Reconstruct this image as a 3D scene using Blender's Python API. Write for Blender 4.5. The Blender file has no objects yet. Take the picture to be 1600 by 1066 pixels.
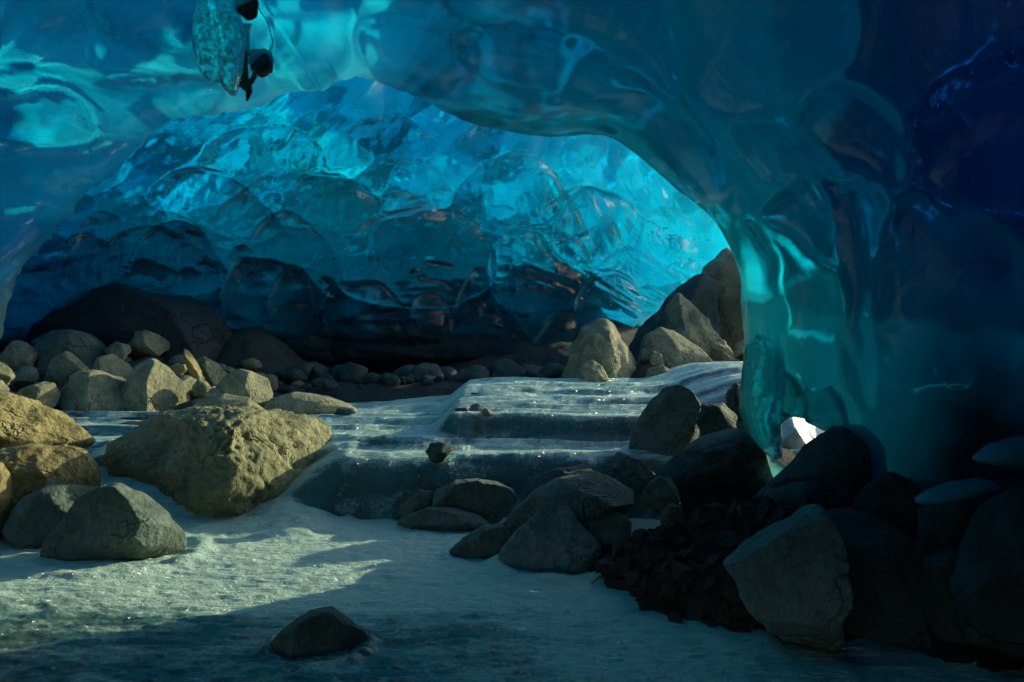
import bpy, math, random
import numpy as np
from mathutils import Vector

# ------------------------------------------------------------------ camera, sky, sun, exposure
sc = bpy.context.scene
F, CX, HY, CZ = 1245.0, 800.0, 533.0, 1.1      # focal length and principal point in photo pixels, eye height
cam_d = bpy.data.cameras.new('camera')
cam_d.sensor_width = 36.0
cam_d.lens = 36.0 * F / 1600.0
cam_d.clip_start, cam_d.clip_end = 0.05, 2000.0
cam = bpy.data.objects.new('camera', cam_d)
sc.collection.objects.link(cam)
cam.location = (0, 0, CZ)
cam.rotation_euler = (math.radians(90), 0, 0)
sc.camera = cam

SUN_AZ, SUN_EL = 32.5, 17.5     # degrees from +X towards +Y, above the horizon
w = bpy.data.worlds.new('World'); sc.world = w
w.use_nodes = True
nt = w.node_tree
bg = nt.nodes['Background']
sky = nt.nodes.new('ShaderNodeTexSky')
sky.sky_type = 'NISHITA'
sky.sun_disc = False
sky.sun_elevation = math.radians(SUN_EL)
sky.sun_rotation = math.radians(90.0 - SUN_AZ)
nt.links.new(sky.outputs[0], bg.inputs[0])
bg.inputs[1].default_value = 0.15

sd = bpy.data.lights.new('sun', 'SUN')
sd.energy = 3.0
sd.angle = math.radians(0.5)
sd.color = (1.0, 0.92, 0.56)
sun = bpy.data.objects.new('sun', sd)
sc.collection.objects.link(sun)
_a, _e = math.radians(SUN_AZ), math.radians(SUN_EL)
SUN_DIR = Vector((math.cos(_e) * math.cos(_a), math.cos(_e) * math.sin(_a), math.sin(_e)))
sun.rotation_euler = SUN_DIR.to_track_quat('Z', 'Y').to_euler()
sun.location = SUN_DIR * 60

sc.view_settings.view_transform = 'Standard'
sc.view_settings.look = 'None'
sc.view_settings.exposure = 0.8
sc.view_settings.gamma = 1.0
sc.view_settings.use_curve_mapping = False
cy = sc.cycles
cy.max_bounces = 12; cy.diffuse_bounces = 4; cy.glossy_bounces = 4
cy.transmission_bounces = 8; cy.transparent_max_bounces = 8; cy.volume_bounces = 0
cy.caustics_reflective = True; cy.caustics_refractive = True
cy.sample_clamp_indirect = 6.0
cy.use_denoising = True

rng = np.random.default_rng(7)
random.seed(7)

# ------------------------------------------------------------------ helpers
def pt(px, py, Y):
    """The world point seen at a photo pixel, Y metres ahead of the camera."""
    return np.stack([(np.asarray(px) - CX) / F * Y, np.asarray(Y) + 0 * np.asarray(px), (HY - np.asarray(py)) / F * Y + CZ], -1)

def smooth(a, b, x):
    t = np.clip((x - a) / (b - a), 0, 1)
    return t * t * (3 - 2 * t)

def _hash(ix, iy, iz, seed):
    h = (ix.astype(np.int64) * 374761393 + iy.astype(np.int64) * 668265263 + iz.astype(np.int64) * 2147483647 + seed * 974711) & 0x7fffffff
    h = ((h ^ (h >> 13)) * 1274126177) & 0x7fffffff
    h = ((h ^ (h >> 16)) * 60493) & 0x7fffffff
    return ((h ^ (h >> 11)) & 0xffff) / 65535.0

def vnoise(p, seed=0):
    """Smooth value noise in -1..1 for an (N,3) array."""
    p = np.asarray(p, dtype=np.float64)
    i = np.floor(p).astype(np.int64); f = p - i
    f = f * f * f * (f * (f * 6 - 15) + 10)
    out = 0
    for dx in (0, 1):
        wx = f[..., 0] if dx else 1 - f[..., 0]
        for dy in (0, 1):
            wy = f[..., 1] if dy else 1 - f[..., 1]
            for dz in (0, 1):
                wz = f[..., 2] if dz else 1 - f[..., 2]
                out = out + wx * wy * wz * _hash(i[..., 0] + dx, i[..., 1] + dy, i[..., 2] + dz, seed)
    return out * 2 - 1

def fbm(p, octaves=4, seed=0, gain=0.5, ridged=False):
    out, amp, tot = 0, 1.0, 0
    p = np.asarray(p, dtype=np.float64)
    for o in range(octaves):
        n = vnoise(p * 2.03 ** o + 17.3 * o, seed + o * 13)
        if ridged: n = 1 - 2 * np.abs(n)
        out = out + amp * n; tot += amp; amp *= gain
    return out / tot

def mesh_obj(name, verts, faces, mats=(), parent=None, smooth_shade=True, attrs=None):
    me = bpy.data.meshes.new(name)
    verts = np.asarray(verts, dtype=np.float32); faces = np.asarray(faces)
    n = faces.shape[1]
    me.vertices.add(len(verts)); me.vertices.foreach_set('co', verts.ravel())
    me.loops.add(faces.size); me.loops.foreach_set('vertex_index', faces.astype(np.int32).ravel())
    me.polygons.add(len(faces)); me.polygons.foreach_set('loop_start', np.arange(0, faces.size, n, dtype=np.int32))
    me.polygons.foreach_set('use_smooth', np.full(len(faces), smooth_shade))
    for k, v in (attrs or {}).items():
        a = me.attributes.new(k, 'FLOAT', 'POINT'); a.data.foreach_set('value', np.asarray(v, dtype=np.float32).ravel())
    me.update(calc_edges=True); me.validate()
    for m in mats: me.materials.append(m)
    o = bpy.data.objects.new(name, me)
    sc.collection.objects.link(o)
    if parent is not None: o.parent = parent
    return o

def tag(o, label=None, cat=None, group=None, kind=None):
    if label: o['label'] = label
    if cat: o['category'] = cat
    if group: o['group'] = group
    if kind: o['kind'] = kind
    return o

def grid_faces(nu, nv, off=0, flip=False, wrap=False):
    iu = np.arange(nu if wrap else nu - 1); iv = np.arange(nv - 1)
    a, b = np.meshgrid(iu, iv, indexing='ij')
    a2 = (a + 1) % nu
    q = np.stack([a * nv + b, a2 * nv + b, a2 * nv + b + 1, a * nv + b + 1], -1).reshape(-1, 4) + off
    return q[:, ::-1] if flip else q

def poly_sdf(P, poly):
    """Signed distance (positive inside) of points P (N,2) to a polygon."""
    poly = np.asarray(poly, float); d = np.full(len(P), 1e18); inside = np.zeros(len(P), bool)
    for i in range(len(poly)):
        a, b = poly[i], poly[(i + 1) % len(poly)]
        e = b - a; v = P - a
        t = np.clip((v @ e) / max(e @ e, 1e-9), 0, 1)
        d = np.minimum(d, ((v - t[:, None] * e) ** 2).sum(1))
        c = ((a[1] > P[:, 1]) != (b[1] > P[:, 1])) & (P[:, 0] < (b[0] - a[0]) * (P[:, 1] - a[1]) / (b[1] - a[1] + 1e-12) + a[0])
        inside ^= c
    return np.where(inside, 1, -1) * np.sqrt(d)

def curve_through(pts, n, closed=False):
    """Catmull-Rom points through the given points, n samples evenly by length."""
    p = np.asarray(pts, float)
    q = np.vstack([p[-1:], p, p[:2]]) if closed else np.vstack([2 * p[0] - p[1], p, 2 * p[-1] - p[-2]])
    out = []
    for i in range(1, len(q) - 2):
        t = np.linspace(0, 1, 16, endpoint=False)[:, None]
        a, b, c, d = q[i - 1], q[i], q[i + 1], q[i + 2]
        out.append(0.5 * (2 * b + (c - a) * t + (2 * a - 5 * b + 4 * c - d) * t ** 2 + (3 * b - a - 3 * c + d) * t ** 3))
    out = np.vstack(out + [q[-2:-1]])
    L = np.r_[0, np.cumsum(np.linalg.norm(np.diff(out[:, :2], axis=0), axis=1))]
    s = np.linspace(0, L[-1], n, endpoint=not closed)
    return np.stack([np.interp(s, L, out[:, k]) for k in range(out.shape[1])], -1)

# ------------------------------------------------------------------ materials
class NT:
    def __init__(s, m): s.t = m.node_tree; s.n = s.t.nodes; s.l = s.t.links
    def new(s, typ, **kw):
        nd = s.n.new(typ)
        for k, v in kw.items():
            if k.startswith('i_'): nd.inputs[k[2:]].default_value = v
            else: setattr(nd, k, v)
        return nd
    def link(s, a, b): s.l.new(a, b)
    def val(s, sock, v):
        if hasattr(v, 'is_output'): s.link(v, sock)
        else: sock.default_value = v
    def math(s, op, a, b=0.0, c=None, clamp=False):
        nd = s.n.new('ShaderNodeMath'); nd.operation = op; nd.use_clamp = clamp
        s.val(nd.inputs[0], a); s.val(nd.inputs[1], b)
        if c is not None: s.val(nd.inputs[2], c)
        return nd.outputs[0]
    def noise(s, vec, scale, detail=4, rough=0.55, dist=0.0):
        nd = s.n.new('ShaderNodeTexNoise'); nd.inputs['Scale'].default_value = scale
        nd.inputs['Detail'].default_value = detail; nd.inputs['Roughness'].default_value = rough
        nd.inputs['Distortion'].default_value = dist
        s.link(vec, nd.inputs['Vector']); return nd.outputs[0]
    def ramp(s, fac, stops):
        nd = s.n.new('ShaderNodeValToRGB'); cr = nd.color_ramp
        while len(cr.elements) < len(stops): cr.elements.new(0.5)
        for e, (p, c) in zip(cr.elements, stops):
            e.position = p; e.color = tuple(c) + (1,) if len(c) == 3 else c
        s.link(fac, nd.inputs[0]); return nd.outputs[0]
    def range(s, v, a, b, lo=0.0, hi=1.0):
        nd = s.n.new('ShaderNodeMapRange'); s.link(v, nd.inputs[0])
        for k, x in zip((1, 2, 3, 4), (a, b, lo, hi)): nd.inputs[k].default_value = x
        return nd.outputs[0]
    def mixc(s, f, a, b):
        nd = s.n.new('ShaderNodeMix'); nd.data_type = 'RGBA'
        s.val(nd.inputs[0], f); s.val(nd.inputs[6], a); s.val(nd.inputs[7], b); return nd.outputs[2]
    def mapping(s, vec, scale=(1, 1, 1), rot=(0, 0, 0)):
        nd = s.n.new('ShaderNodeMapping'); nd.inputs['Scale'].default_value = scale; nd.inputs['Rotation'].default_value = rot
        s.link(vec, nd.inputs[0]); return nd.outputs[0]

def new_mat(name):
    m = bpy.data.materials.new(name); m.use_nodes = True
    return m, NT(m)

def c4(c): return (c[0], c[1], c[2], 1.0)

def ice_mat(name, sigma, ior=1.31, milk=(0.25, 0.6), rough=0.07, bump=0.15, frost_scale=1.6, frost_cut=(0.60, 0.72), frost_amt=0.45, crust=(0.42, 0.58), leak=0.85):
    """Clear-to-milky ice: real refraction and absorption inside, a scattering snow crust on the weather side."""
    m, t = new_mat(name)
    for nd in list(t.n): t.n.remove(nd)
    out = t.new('ShaderNodeOutputMaterial')
    geo = t.new('ShaderNodeNewGeometry'); pos = geo.outputs['Position']
    n1 = t.noise(pos, 1.1, 5, 0.6, 0.6)
    ca = t.new('ShaderNodeAttribute'); ca.attribute_name = 'clear'
    fac = t.math('MULTIPLY', t.range(n1, 0.3, 0.7, milk[0], milk[1]), t.math('SUBTRACT', 1.0, ca.outputs['Fac']))
    fr = t.noise(pos, frost_scale, 2, 0.5)
    fr2 = t.noise(pos, 38.0, 4, 0.7)
    frost = t.math('MULTIPLY', t.range(fr, frost_cut[0], frost_cut[1]), t.range(fr2, 0.5, 0.66))
    fac = t.math('ADD', fac, t.math('MULTIPLY', frost, frost_amt), clamp=True)
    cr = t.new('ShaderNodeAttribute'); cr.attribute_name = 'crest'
    fac = t.math('ADD', fac, t.math('MULTIPLY', cr.outputs['Fac'], 0.55), clamp=True)  # paler lines painted along lobe edges as bright highlights
    b1 = t.noise(pos, 14.0, 3, 0.55, 0.4)
    bn = t.new('ShaderNodeBump'); bn.inputs['Strength'].default_value = bump; bn.inputs['Distance'].default_value = 0.03
    t.link(b1, bn.inputs['Height'])
    glass = t.new('ShaderNodeBsdfPrincipled')
    glass.inputs['Base Color'].default_value = (1, 1, 1, 1)
    glass.inputs['Transmission Weight'].default_value = 1.0
    glass.inputs['IOR'].default_value = ior
    glass.inputs['Roughness'].default_value = rough
    t.link(bn.outputs[0], glass.inputs['Normal'])
    tr = t.new('ShaderNodeBsdfTranslucent'); tr.inputs[0].default_value = (0.85, 0.92, 0.95, 1)
    t.link(bn.outputs[0], tr.inputs['Normal'])
    gl = t.new('ShaderNodeBsdfAnisotropic'); gl.inputs['Roughness'].default_value = 0.12
    t.link(bn.outputs[0], gl.inputs['Normal'])
    fz = t.new('ShaderNodeFresnel'); fz.inputs[0].default_value = ior; t.link(bn.outputs[0], fz.inputs['Normal'])
    milkmix = t.new('ShaderNodeMixShader'); t.link(fz.outputs[0], milkmix.inputs[0])
    t.link(tr.outputs[0], milkmix.inputs[1]); t.link(gl.outputs[0], milkmix.inputs[2])
    inner = t.new('ShaderNodeMixShader'); t.link(fac, inner.inputs[0])
    t.link(glass.outputs[0], inner.inputs[1]); t.link(milkmix.outputs[0], inner.inputs[2])
    # weather side
    dn = t.noise(pos, 1.7, 6, 0.62, 0.8)
    da = t.new('ShaderNodeAttribute'); da.attribute_name = 'light_gate'  # darkens the unseen outer crust by region to gate daylight
    dcol = t.ramp(t.math('ADD', dn, t.math('MULTIPLY', t.math('SUBTRACT', da.outputs['Fac'], 0.35), 0.6)), [(crust[0], (0.9, 0.93, 0.95)), (crust[1], (0.10, 0.11, 0.11))])
    tr2 = t.new('ShaderNodeBsdfTranslucent'); t.link(dcol, tr2.inputs[0])
    og = t.new('ShaderNodeBsdfRefraction'); og.inputs['IOR'].default_value = 1.31; og.inputs['Roughness'].default_value = 0.05
    om = t.new('ShaderNodeMixShader'); t.link(t.range(t.noise(pos, 2.7, 4, 0.6, 1.0), 0.60, 0.66, 0.0, leak), om.inputs[0])
    t.link(tr2.outputs[0], om.inputs[1]); t.link(og.outputs[0], om.inputs[2])
    at = t.new('ShaderNodeAttribute'); at.attribute_name = 'outer'
    sf = t.new('ShaderNodeMixShader'); t.link(at.outputs['Fac'], sf.inputs[0])
    t.link(inner.outputs[0], sf.inputs[1]); t.link(om.outputs[0], sf.inputs[2])
    t.link(sf.outputs[0], out.inputs['Surface'])
    si = t.new('ShaderNodeAttribute'); si.attribute_name = 'shade_coat'  # dark coat painted on where the ice falls into shade
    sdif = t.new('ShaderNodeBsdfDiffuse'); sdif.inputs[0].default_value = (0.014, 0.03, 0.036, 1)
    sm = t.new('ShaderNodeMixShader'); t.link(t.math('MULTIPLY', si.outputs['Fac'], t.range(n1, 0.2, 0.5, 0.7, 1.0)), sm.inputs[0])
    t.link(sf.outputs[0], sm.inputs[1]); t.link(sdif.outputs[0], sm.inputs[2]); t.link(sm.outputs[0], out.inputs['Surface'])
    va = t.new('ShaderNodeVolumeAbsorption'); dens = max(sigma) * 1.001; va.inputs['Color'].default_value = c4([1 - x / dens for x in sigma]); va.inputs['Density'].default_value = dens
    t.link(va.outputs[0], out.inputs['Volume'])
    return m

def rock_mat(name, col, dark, rough=0.85, bump=0.9, scale=1.0, spec=0.3):
    m, t = new_mat(name)
    b = t.n['Principled BSDF']
    tc = t.new('ShaderNodeTexCoord'); pos = tc.outputs['Object']
    a = t.noise(pos, 3.2 * scale, 6, 0.62, 0.3); f = t.noise(pos, 42 * scale, 4, 0.7)
    a2 = t.noise(pos, 11.0 * scale, 5, 0.7, 0.8)
    base = t.ramp(t.math('ADD', t.math('MULTIPLY', a, 0.62), t.math('MULTIPLY', a2, 0.38)), [(0.36, dark), (0.5, col), (0.66, tuple(min(1, x * 1.4) for x in col))])
    sp = t.range(f, 0.35, 0.7, 0.72, 1.2)
    mul = t.new('ShaderNodeMix', data_type='RGBA', blend_type='MULTIPLY'); mul.inputs[0].default_value = 1.0
    t.link(base, mul.inputs[6]); t.link(sp, mul.inputs[7])
    t.link(mul.outputs[2], b.inputs['Base Color'])
    b.inputs['Roughness'].default_value = rough
    b.inputs['Specular IOR Level'].default_value = spec
    vc = t.new('ShaderNodeTexVoronoi', feature='DISTANCE_TO_EDGE'); vc.inputs['Scale'].default_value = 2.4 * scale
    wv = t.new('ShaderNodeVectorMath', operation='ADD'); t.link(pos, wv.inputs[0])
    nz = t.new('ShaderNodeTexNoise'); nz.inputs['Scale'].default_value = 5.0 * scale; nz.inputs['Detail'].default_value = 4; t.link(pos, nz.inputs['Vector'])
    ws = t.new('ShaderNodeVectorMath', operation='SCALE'); t.link(nz.outputs['Color'], ws.inputs[0]); ws.inputs['Scale'].default_value = 0.45 / scale
    t.link(ws.outputs[0], wv.inputs[1]); t.link(wv.outputs[0], vc.inputs['Vector'])
    crack = t.math('MULTIPLY', t.range(vc.outputs['Distance'], 0.0, 0.035, 1.0, 0.0), t.range(t.noise(pos, 1.7 * scale, 3), 0.5, 0.62))
    h = t.math('ADD', t.math('MULTIPLY', t.noise(pos, 18 * scale, 5, 0.65), 1.0), t.math('MULTIPLY', f, 0.35))
    h = t.math('SUBTRACT', h, t.math('MULTIPLY', crack, 0.8))
    bn = t.new('ShaderNodeBump'); bn.inputs['Strength'].default_value = bump; bn.inputs['Distance'].default_value = 0.03
    t.link(h, bn.inputs['Height']); t.link(bn.outputs[0], b.inputs['Normal'])
    return m

M = {}
M['blue_ice'] = ice_mat('blue ice', (5.0, 0.60, 0.29), milk=(0.06, 0.42), rough=0.03, bump=0.22, ior=1.19)
M['teal_ice'] = ice_mat('teal ice', (9.0, 1.14, 0.44), milk=(0.3, 0.7), rough=0.06, bump=0.10, leak=0.3, ior=1.2, frost_scale=1.2)
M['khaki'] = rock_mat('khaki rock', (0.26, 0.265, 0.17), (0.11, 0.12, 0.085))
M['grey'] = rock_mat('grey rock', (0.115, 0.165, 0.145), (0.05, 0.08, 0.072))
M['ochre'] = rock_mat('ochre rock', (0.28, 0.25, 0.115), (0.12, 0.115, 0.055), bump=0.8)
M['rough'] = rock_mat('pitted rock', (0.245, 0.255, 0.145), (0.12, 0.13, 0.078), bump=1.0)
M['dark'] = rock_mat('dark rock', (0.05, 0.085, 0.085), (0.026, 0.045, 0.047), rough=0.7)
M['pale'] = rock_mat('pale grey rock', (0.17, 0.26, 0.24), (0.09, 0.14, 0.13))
M['black'] = rock_mat('hollow shade black', (0.018, 0.03, 0.034), (0.01, 0.017, 0.02), rough=0.6)  # near-black tone for the shade of the hollow at the left
M['gravel'] = rock_mat('wet gravel', (0.036, 0.05, 0.046), (0.018, 0.026, 0.026), scale=2.5, bump=1.0)

def stream_mat():
    m, t = new_mat('frosted stream ice')
    b = t.n['Principled BSDF']
    geo = t.new('ShaderNodeNewGeometry'); pos = geo.outputs['Position']
    fa = t.new('ShaderNodeAttribute'); fa.attribute_name = 'frost'
    n = t.noise(t.mapping(pos, (0.6, 1.6, 1.0)), 5.0, 6, 0.65, 0.4)
    fine = t.noise(pos, 55.0, 3, 0.7)
    fr = t.math('ADD', fa.outputs['Fac'], t.math('MULTIPLY', t.math('SUBTRACT', n, 0.5), 1.5))
    fr = t.math('ADD', fr, t.math('MULTIPLY', t.math('SUBTRACT', fine, 0.5), 0.5))
    fr = t.range(fr, 0.25, 0.75)
    brown = t.range(t.noise(pos, 1.7, 4, 0.6, 0.5), 0.45, 0.65)
    clear = t.mixc(brown, (0.035, 0.125, 0.135, 1), (0.05, 0.085, 0.07, 1))
    col = t.mixc(fr, clear, (0.45, 0.65, 0.585, 1))
    t.link(col, b.inputs['Base Color'])
    t.link(t.range(fr, 0, 1, 0.16, 0.5), b.inputs['Roughness'])
    b.inputs['IOR'].default_value = 1.31
    h = t.math('ADD', t.math('MULTIPLY', t.noise(pos, 90.0, 3, 0.7), 0.5), t.noise(t.mapping(pos, (0.6, 1.5, 1.0)), 28.0, 4, 0.6))
    bn = t.new('ShaderNodeBump'); bn.inputs['Distance'].default_value = 0.02
    t.link(t.range(fr, 0, 1, 0.12, 0.7), bn.inputs['Strength'])
    t.link(h, bn.inputs['Height']); t.link(bn.outputs[0], b.inputs['Normal'])
    vo = t.new('ShaderNodeTexVoronoi'); vo.inputs['Scale'].default_value = 95.0; t.link(pos, vo.inputs['Vector'])
    sub = t.new('ShaderNodeVectorMath', operation='SUBTRACT'); t.link(vo.outputs['Color'], sub.inputs[0]); sub.inputs[1].default_value = (0.5, 0.5, 0.5)
    scl = t.new('ShaderNodeVectorMath', operation='SCALE'); t.link(sub.outputs[0], scl.inputs[0]); scl.inputs['Scale'].default_value = 1.5
    add = t.new('ShaderNodeVectorMath', operation='ADD'); t.link(scl.outputs[0], add.inputs[0]); t.link(bn.outputs[0], add.inputs[1])
    nrm = t.new('ShaderNodeVectorMath', operation='NORMALIZE'); t.link(add.outputs[0], nrm.inputs[0])
    g = t.new('ShaderNodeBsdfAnisotropic'); g.inputs['Roughness'].default_value = 0.17; t.link(nrm.outputs[0], g.inputs['Normal'])
    mx = t.new('ShaderNodeMixShader'); t.link(t.math('MULTIPLY', t.range(fr, 0, 1, 0.15, 1.0), 0.11), mx.inputs[0])
    t.link(b.outputs[0], mx.inputs[1]); t.link(g.outputs[0], mx.inputs[2])
    t.link(mx.outputs[0], t.n['Material Output'].inputs['Surface'])
    return m
M['stream'] = stream_mat()

# ------------------------------------------------------------------ the far ice wall: a scalloped dome with real thickness
def scallops(U, V, spacing, angle, aspect, H, tilt, seed, box, jitter=0.28):
    """Overlapping fish-scale lobes; U,V in photo-pixel units on the wall, angle() gives the lobe direction."""
    r = np.random.default_rng(seed)
    xs = np.arange(box[0], box[1], spacing * 1.25); ys = np.arange(box[2], box[3], spacing * 0.85)
    C = np.array([(x + (j % 2) * spacing * 0.62, y) for j, y in enumerate(ys) for x in xs])
    C = C + r.uniform(-jitter, jitter, C.shape) * spacing
    size = spacing * r.uniform(0.75, 1.3, len(C)); th = angle(C[:, 0], C[:, 1]) + r.normal(0, 0.22, len(C))
    asp = aspect(C[:, 0], C[:, 1]) * r.uniform(0.85, 1.2, len(C)); hh = r.uniform(0.2, 1.5, len(C))
    best = np.full(U.shape, -9.0); rimw = np.zeros(U.shape)
    for i in range(len(C)):
        dx = U - C[i, 0]; dy = C[i, 1] - V
        R = size[i] * 2.2 * asp[i]
        k = np.where((np.abs(dx) < R) & (np.abs(dy) < R))[0]
        if not len(k): continue
        c, s = math.cos(th[i]), math.sin(th[i])
        a = (dx[k] * c + dy[k] * s) / (size[i] * asp[i]); b = (-dx[k] * s + dy[k] * c) / size[i]
        qd = a * a + b * b * 1.1
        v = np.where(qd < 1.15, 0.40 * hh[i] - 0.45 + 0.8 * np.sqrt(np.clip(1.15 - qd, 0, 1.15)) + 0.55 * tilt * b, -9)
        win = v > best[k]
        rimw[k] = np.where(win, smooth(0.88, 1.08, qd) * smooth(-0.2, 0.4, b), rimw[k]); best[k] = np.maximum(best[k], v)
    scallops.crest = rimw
    return H * np.clip(best, -0.5, 3)

HOODS = [  # glassy hoods of the far wall: outline in photo pixels, bulge in metres, shoulder in pixels
    ([(500, 530), (508, 470), (545, 440), (592, 440), (626, 470), (644, 528)], 0.30, 26),
    ([(700, 520), (714, 450), (734, 420), (752, 424), (770, 465), (790, 520)], 0.30, 18),
    ([(815, 598), (836, 530), (862, 500), (886, 498), (904, 515), (886, 575), (860, 600)], 0.30, 20),
    ([(345, 505), (356, 420), (378, 378), (398, 395), (410, 450), (414, 510)], 0.28, 16),
    ([(540, 450), (540, 380), (590, 332), (660, 318), (725, 340), (765, 390), (765, 440), (700, 480), (600, 475)], 0.30, 34),
    ([(758, 420), (785, 362), (840, 350), (905, 372), (932, 420), (920, 470), (840, 480), (780, 470)], 0.28, 28),
    ([(392, 395), (410, 345), (455, 328), (500, 360), (532, 420), (525, 470), (470, 420)], 0.26, 20),
    ([(225, 310), (270, 268), (330, 265), (395, 300), (440, 355), (400, 372), (300, 340)], 0.26, 22),
    ([(440, 345), (462, 290), (500, 268), (548, 275), (590, 315), (575, 360), (500, 350)], 0.24, 22),
    ([(590, 330), (610, 262), (640, 240), (690, 262), (712, 310), (660, 320)], 0.22, 20),
    ([(705, 345), (735, 270), (790, 240), (850, 250), (880, 300), (850, 345), (780, 340)], 0.24, 24),
    ([(860, 370), (885, 310), (935, 290), (985, 320), (1000, 370), (960, 420), (905, 405)], 0.24, 22),
    ([(985, 420), (1000, 350), (1040, 320), (1080, 350), (1090, 410), (1050, 440)], 0.22, 18),
    ([(905, 500), (915, 440), (950, 415), (990, 430), (1010, 480), (980, 505)], 0.22, 18),
    ([(100, 440), (115, 370), (150, 330), (190, 340), (200, 400), (180, 440)], 0.24, 20),
    ([(205, 440), (225, 370), (280, 345), (330, 370), (350, 440), (300, 470), (240, 460)], 0.24, 24),
    ([(415, 520), (425, 450), (455, 420), (485, 440), (495, 520)], 0.24, 18),
    ([(640, 530), (650, 480), (675, 460), (698, 490), (704, 530)], 0.22, 16),
    ([(300, 262), (350, 215), (420, 195), (480, 215), (510, 262), (440, 275)], 0.20, 22),
    ([(500, 262), (530, 205), (590, 180), (650, 195), (680, 240), (600, 250)], 0.20, 22),
]
def build_ice_wall():
    nu, nv = 660, 380
    px = np.interp(np.linspace(0, 1, nu), [0, 0.12, 0.93, 1.0], [-900, -60, 1180, 1330])
    edge = np.array([(-900, 600), (-100, 590), (40, 560), (150, 545), (300, 560), (400, 575), (470, 585), (520, 590), (600, 588), (700, 592), (770, 590), (815, 590), (840, 596), (868, 592),
                     (888, 560), (905, 522), (935, 503), (970, 507), (992, 516), (1015, 500), (1042, 497), (1050, 478), (1075, 458), (1105, 440), (1132, 428), (1160, 405), (1200, 370), (1330, 345)])
    eb = np.interp(px, edge[:, 0], edge[:, 1])
    v = np.linspace(0, 1, nv)
    top = np.interp(px, [-900, 880, 1000, 1060, 1110, 1180, 1330], [-330, -330, 60, 190, 250, 310, 330]) if True else 0
    eb = np.maximum(eb, top + 12)
    V = eb[:, None] + (top - eb)[:, None] * np.interp(v, [0, 0.82, 1], [0, 0.60, 1])[None, :]
    U = np.repeat(px[:, None], nv, 1)
    base = np.interp(U, [-900, -300, 0, 300, 600, 900, 1180, 1330], [5.2, 6.9, 8.8, 9.5, 10.2, 11.2, 12.8, 13.0])
    g = np.interp(V, [-330, -150, 0, 100, 200, 300, 400, 500, 600], [0.42, 0.50, 0.59, 0.67, 0.77, 0.87, 0.94, 0.985, 1.0])
    g = 1 - (1 - g) * np.interp(U, [600, 1000], [1.0, 0.35])
    Y = base * g
    u, q = U.ravel(), V.ravel()
    ang = lambda x, y: np.interp(y, [100, 250, 400, 500], [0.62, 0.5, 0.18, -0.15]) + 0.25 * smooth(800, 1100, x)
    asp = lambda x, y: np.interp(y, [100, 300, 480], [1.9, 1.35, 0.85])
    wx = 22 * fbm(np.stack([u / 90, q / 90, 0 * u], -1), 3, 5); wy = 22 * fbm(np.stack([u / 90, q / 90, 0 * u + 9], -1), 3, 6)
    box = (-300, 1330, -200, 620)
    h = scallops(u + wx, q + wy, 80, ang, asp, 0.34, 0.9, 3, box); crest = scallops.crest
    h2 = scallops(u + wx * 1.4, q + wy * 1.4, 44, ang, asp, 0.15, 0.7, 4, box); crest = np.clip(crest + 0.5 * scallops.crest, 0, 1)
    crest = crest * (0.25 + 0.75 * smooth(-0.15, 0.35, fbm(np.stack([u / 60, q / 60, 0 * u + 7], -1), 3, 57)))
    h3 = scallops(u + wx * 1.7, q + wy * 1.7, 25, ang, asp, 0.045, 0.6, 5, (-60, 1200, 60, 600))
    ca, sa = np.cos(ang(u, q)), np.sin(ang(u, q))
    al = (u * ca - q * sa); ac = (u * sa + q * ca)
    flow = fbm(np.stack([al / 85, ac / 16, 0 * u], -1), 3, 21)
    fine = fbm(np.stack([u / 30, q / 22, 0 * u], -1), 3, 31)
    big = fbm(np.stack([u / 260, q / 200, 0 * u], -1), 2, 41)
    hood = np.zeros(len(u)); hrim = np.zeros(len(u))
    PQ = np.stack([u + 0.7 * wx, q + 0.7 * wy], -1)
    for poly, H, wd in HOODS:
        poly = curve_through(poly, len(poly) * 5, closed=True)
        sel = np.where((PQ[:, 0] > poly[:, 0].min() - 30) & (PQ[:, 0] < poly[:, 0].max() + 30) & (PQ[:, 1] > poly[:, 1].min() - 30) & (PQ[:, 1] < poly[:, 1].max() + 30))[0]
        s_ = poly_sdf(PQ[sel], poly)
        cyh = poly[:, 1].mean()
        H = H * 0.72
        hood[sel] += np.where(s_ > 0, H * np.sqrt(1 - (1 - np.clip(s_ / (wd * 2.0), 0, 1)) ** 2), -0.3 * H * np.exp(s_ / 9))
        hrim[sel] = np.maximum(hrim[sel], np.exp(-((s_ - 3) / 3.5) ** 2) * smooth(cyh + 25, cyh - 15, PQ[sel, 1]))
    crest = np.clip(crest + 0.5 * hrim, 0, 1)  # rim lines carry painted highlights, not only relief
    drip = fbm(np.stack([u / 9 + wx / 20, q / 60, 0 * u], -1), 3, 59)
    h = h * (1 - 0.25 * (hood > 0.02)) + hood * (1 + 0.16 * drip)
    h = h + h2 * (1 + 0.6 * smooth(850, 1100, u)) + h3 + 0.06 * flow + 0.03 * fine + 0.35 * big
    fade = smooth(0, 0.05, np.repeat(v[None, :], nu, 0).ravel())
    hg = h.reshape(nu, nv)
    hg[1:-1, 1:-1] = 0.4 * hg[1:-1, 1:-1] + 0.15 * (hg[:-2, 1:-1] + hg[2:, 1:-1] + hg[1:-1, :-2] + hg[1:-1, 2:])
    h = hg.ravel() * (0.35 + 0.65 * fade)
    Yd = Y.ravel() - h
    inner = pt(u, q, Yd)
    rim = (1 - smooth(0, 0.035, np.repeat(v[None, :], nu, 0).ravel()))
    inner[:, 1] += 0.25 * rim ** 2
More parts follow.
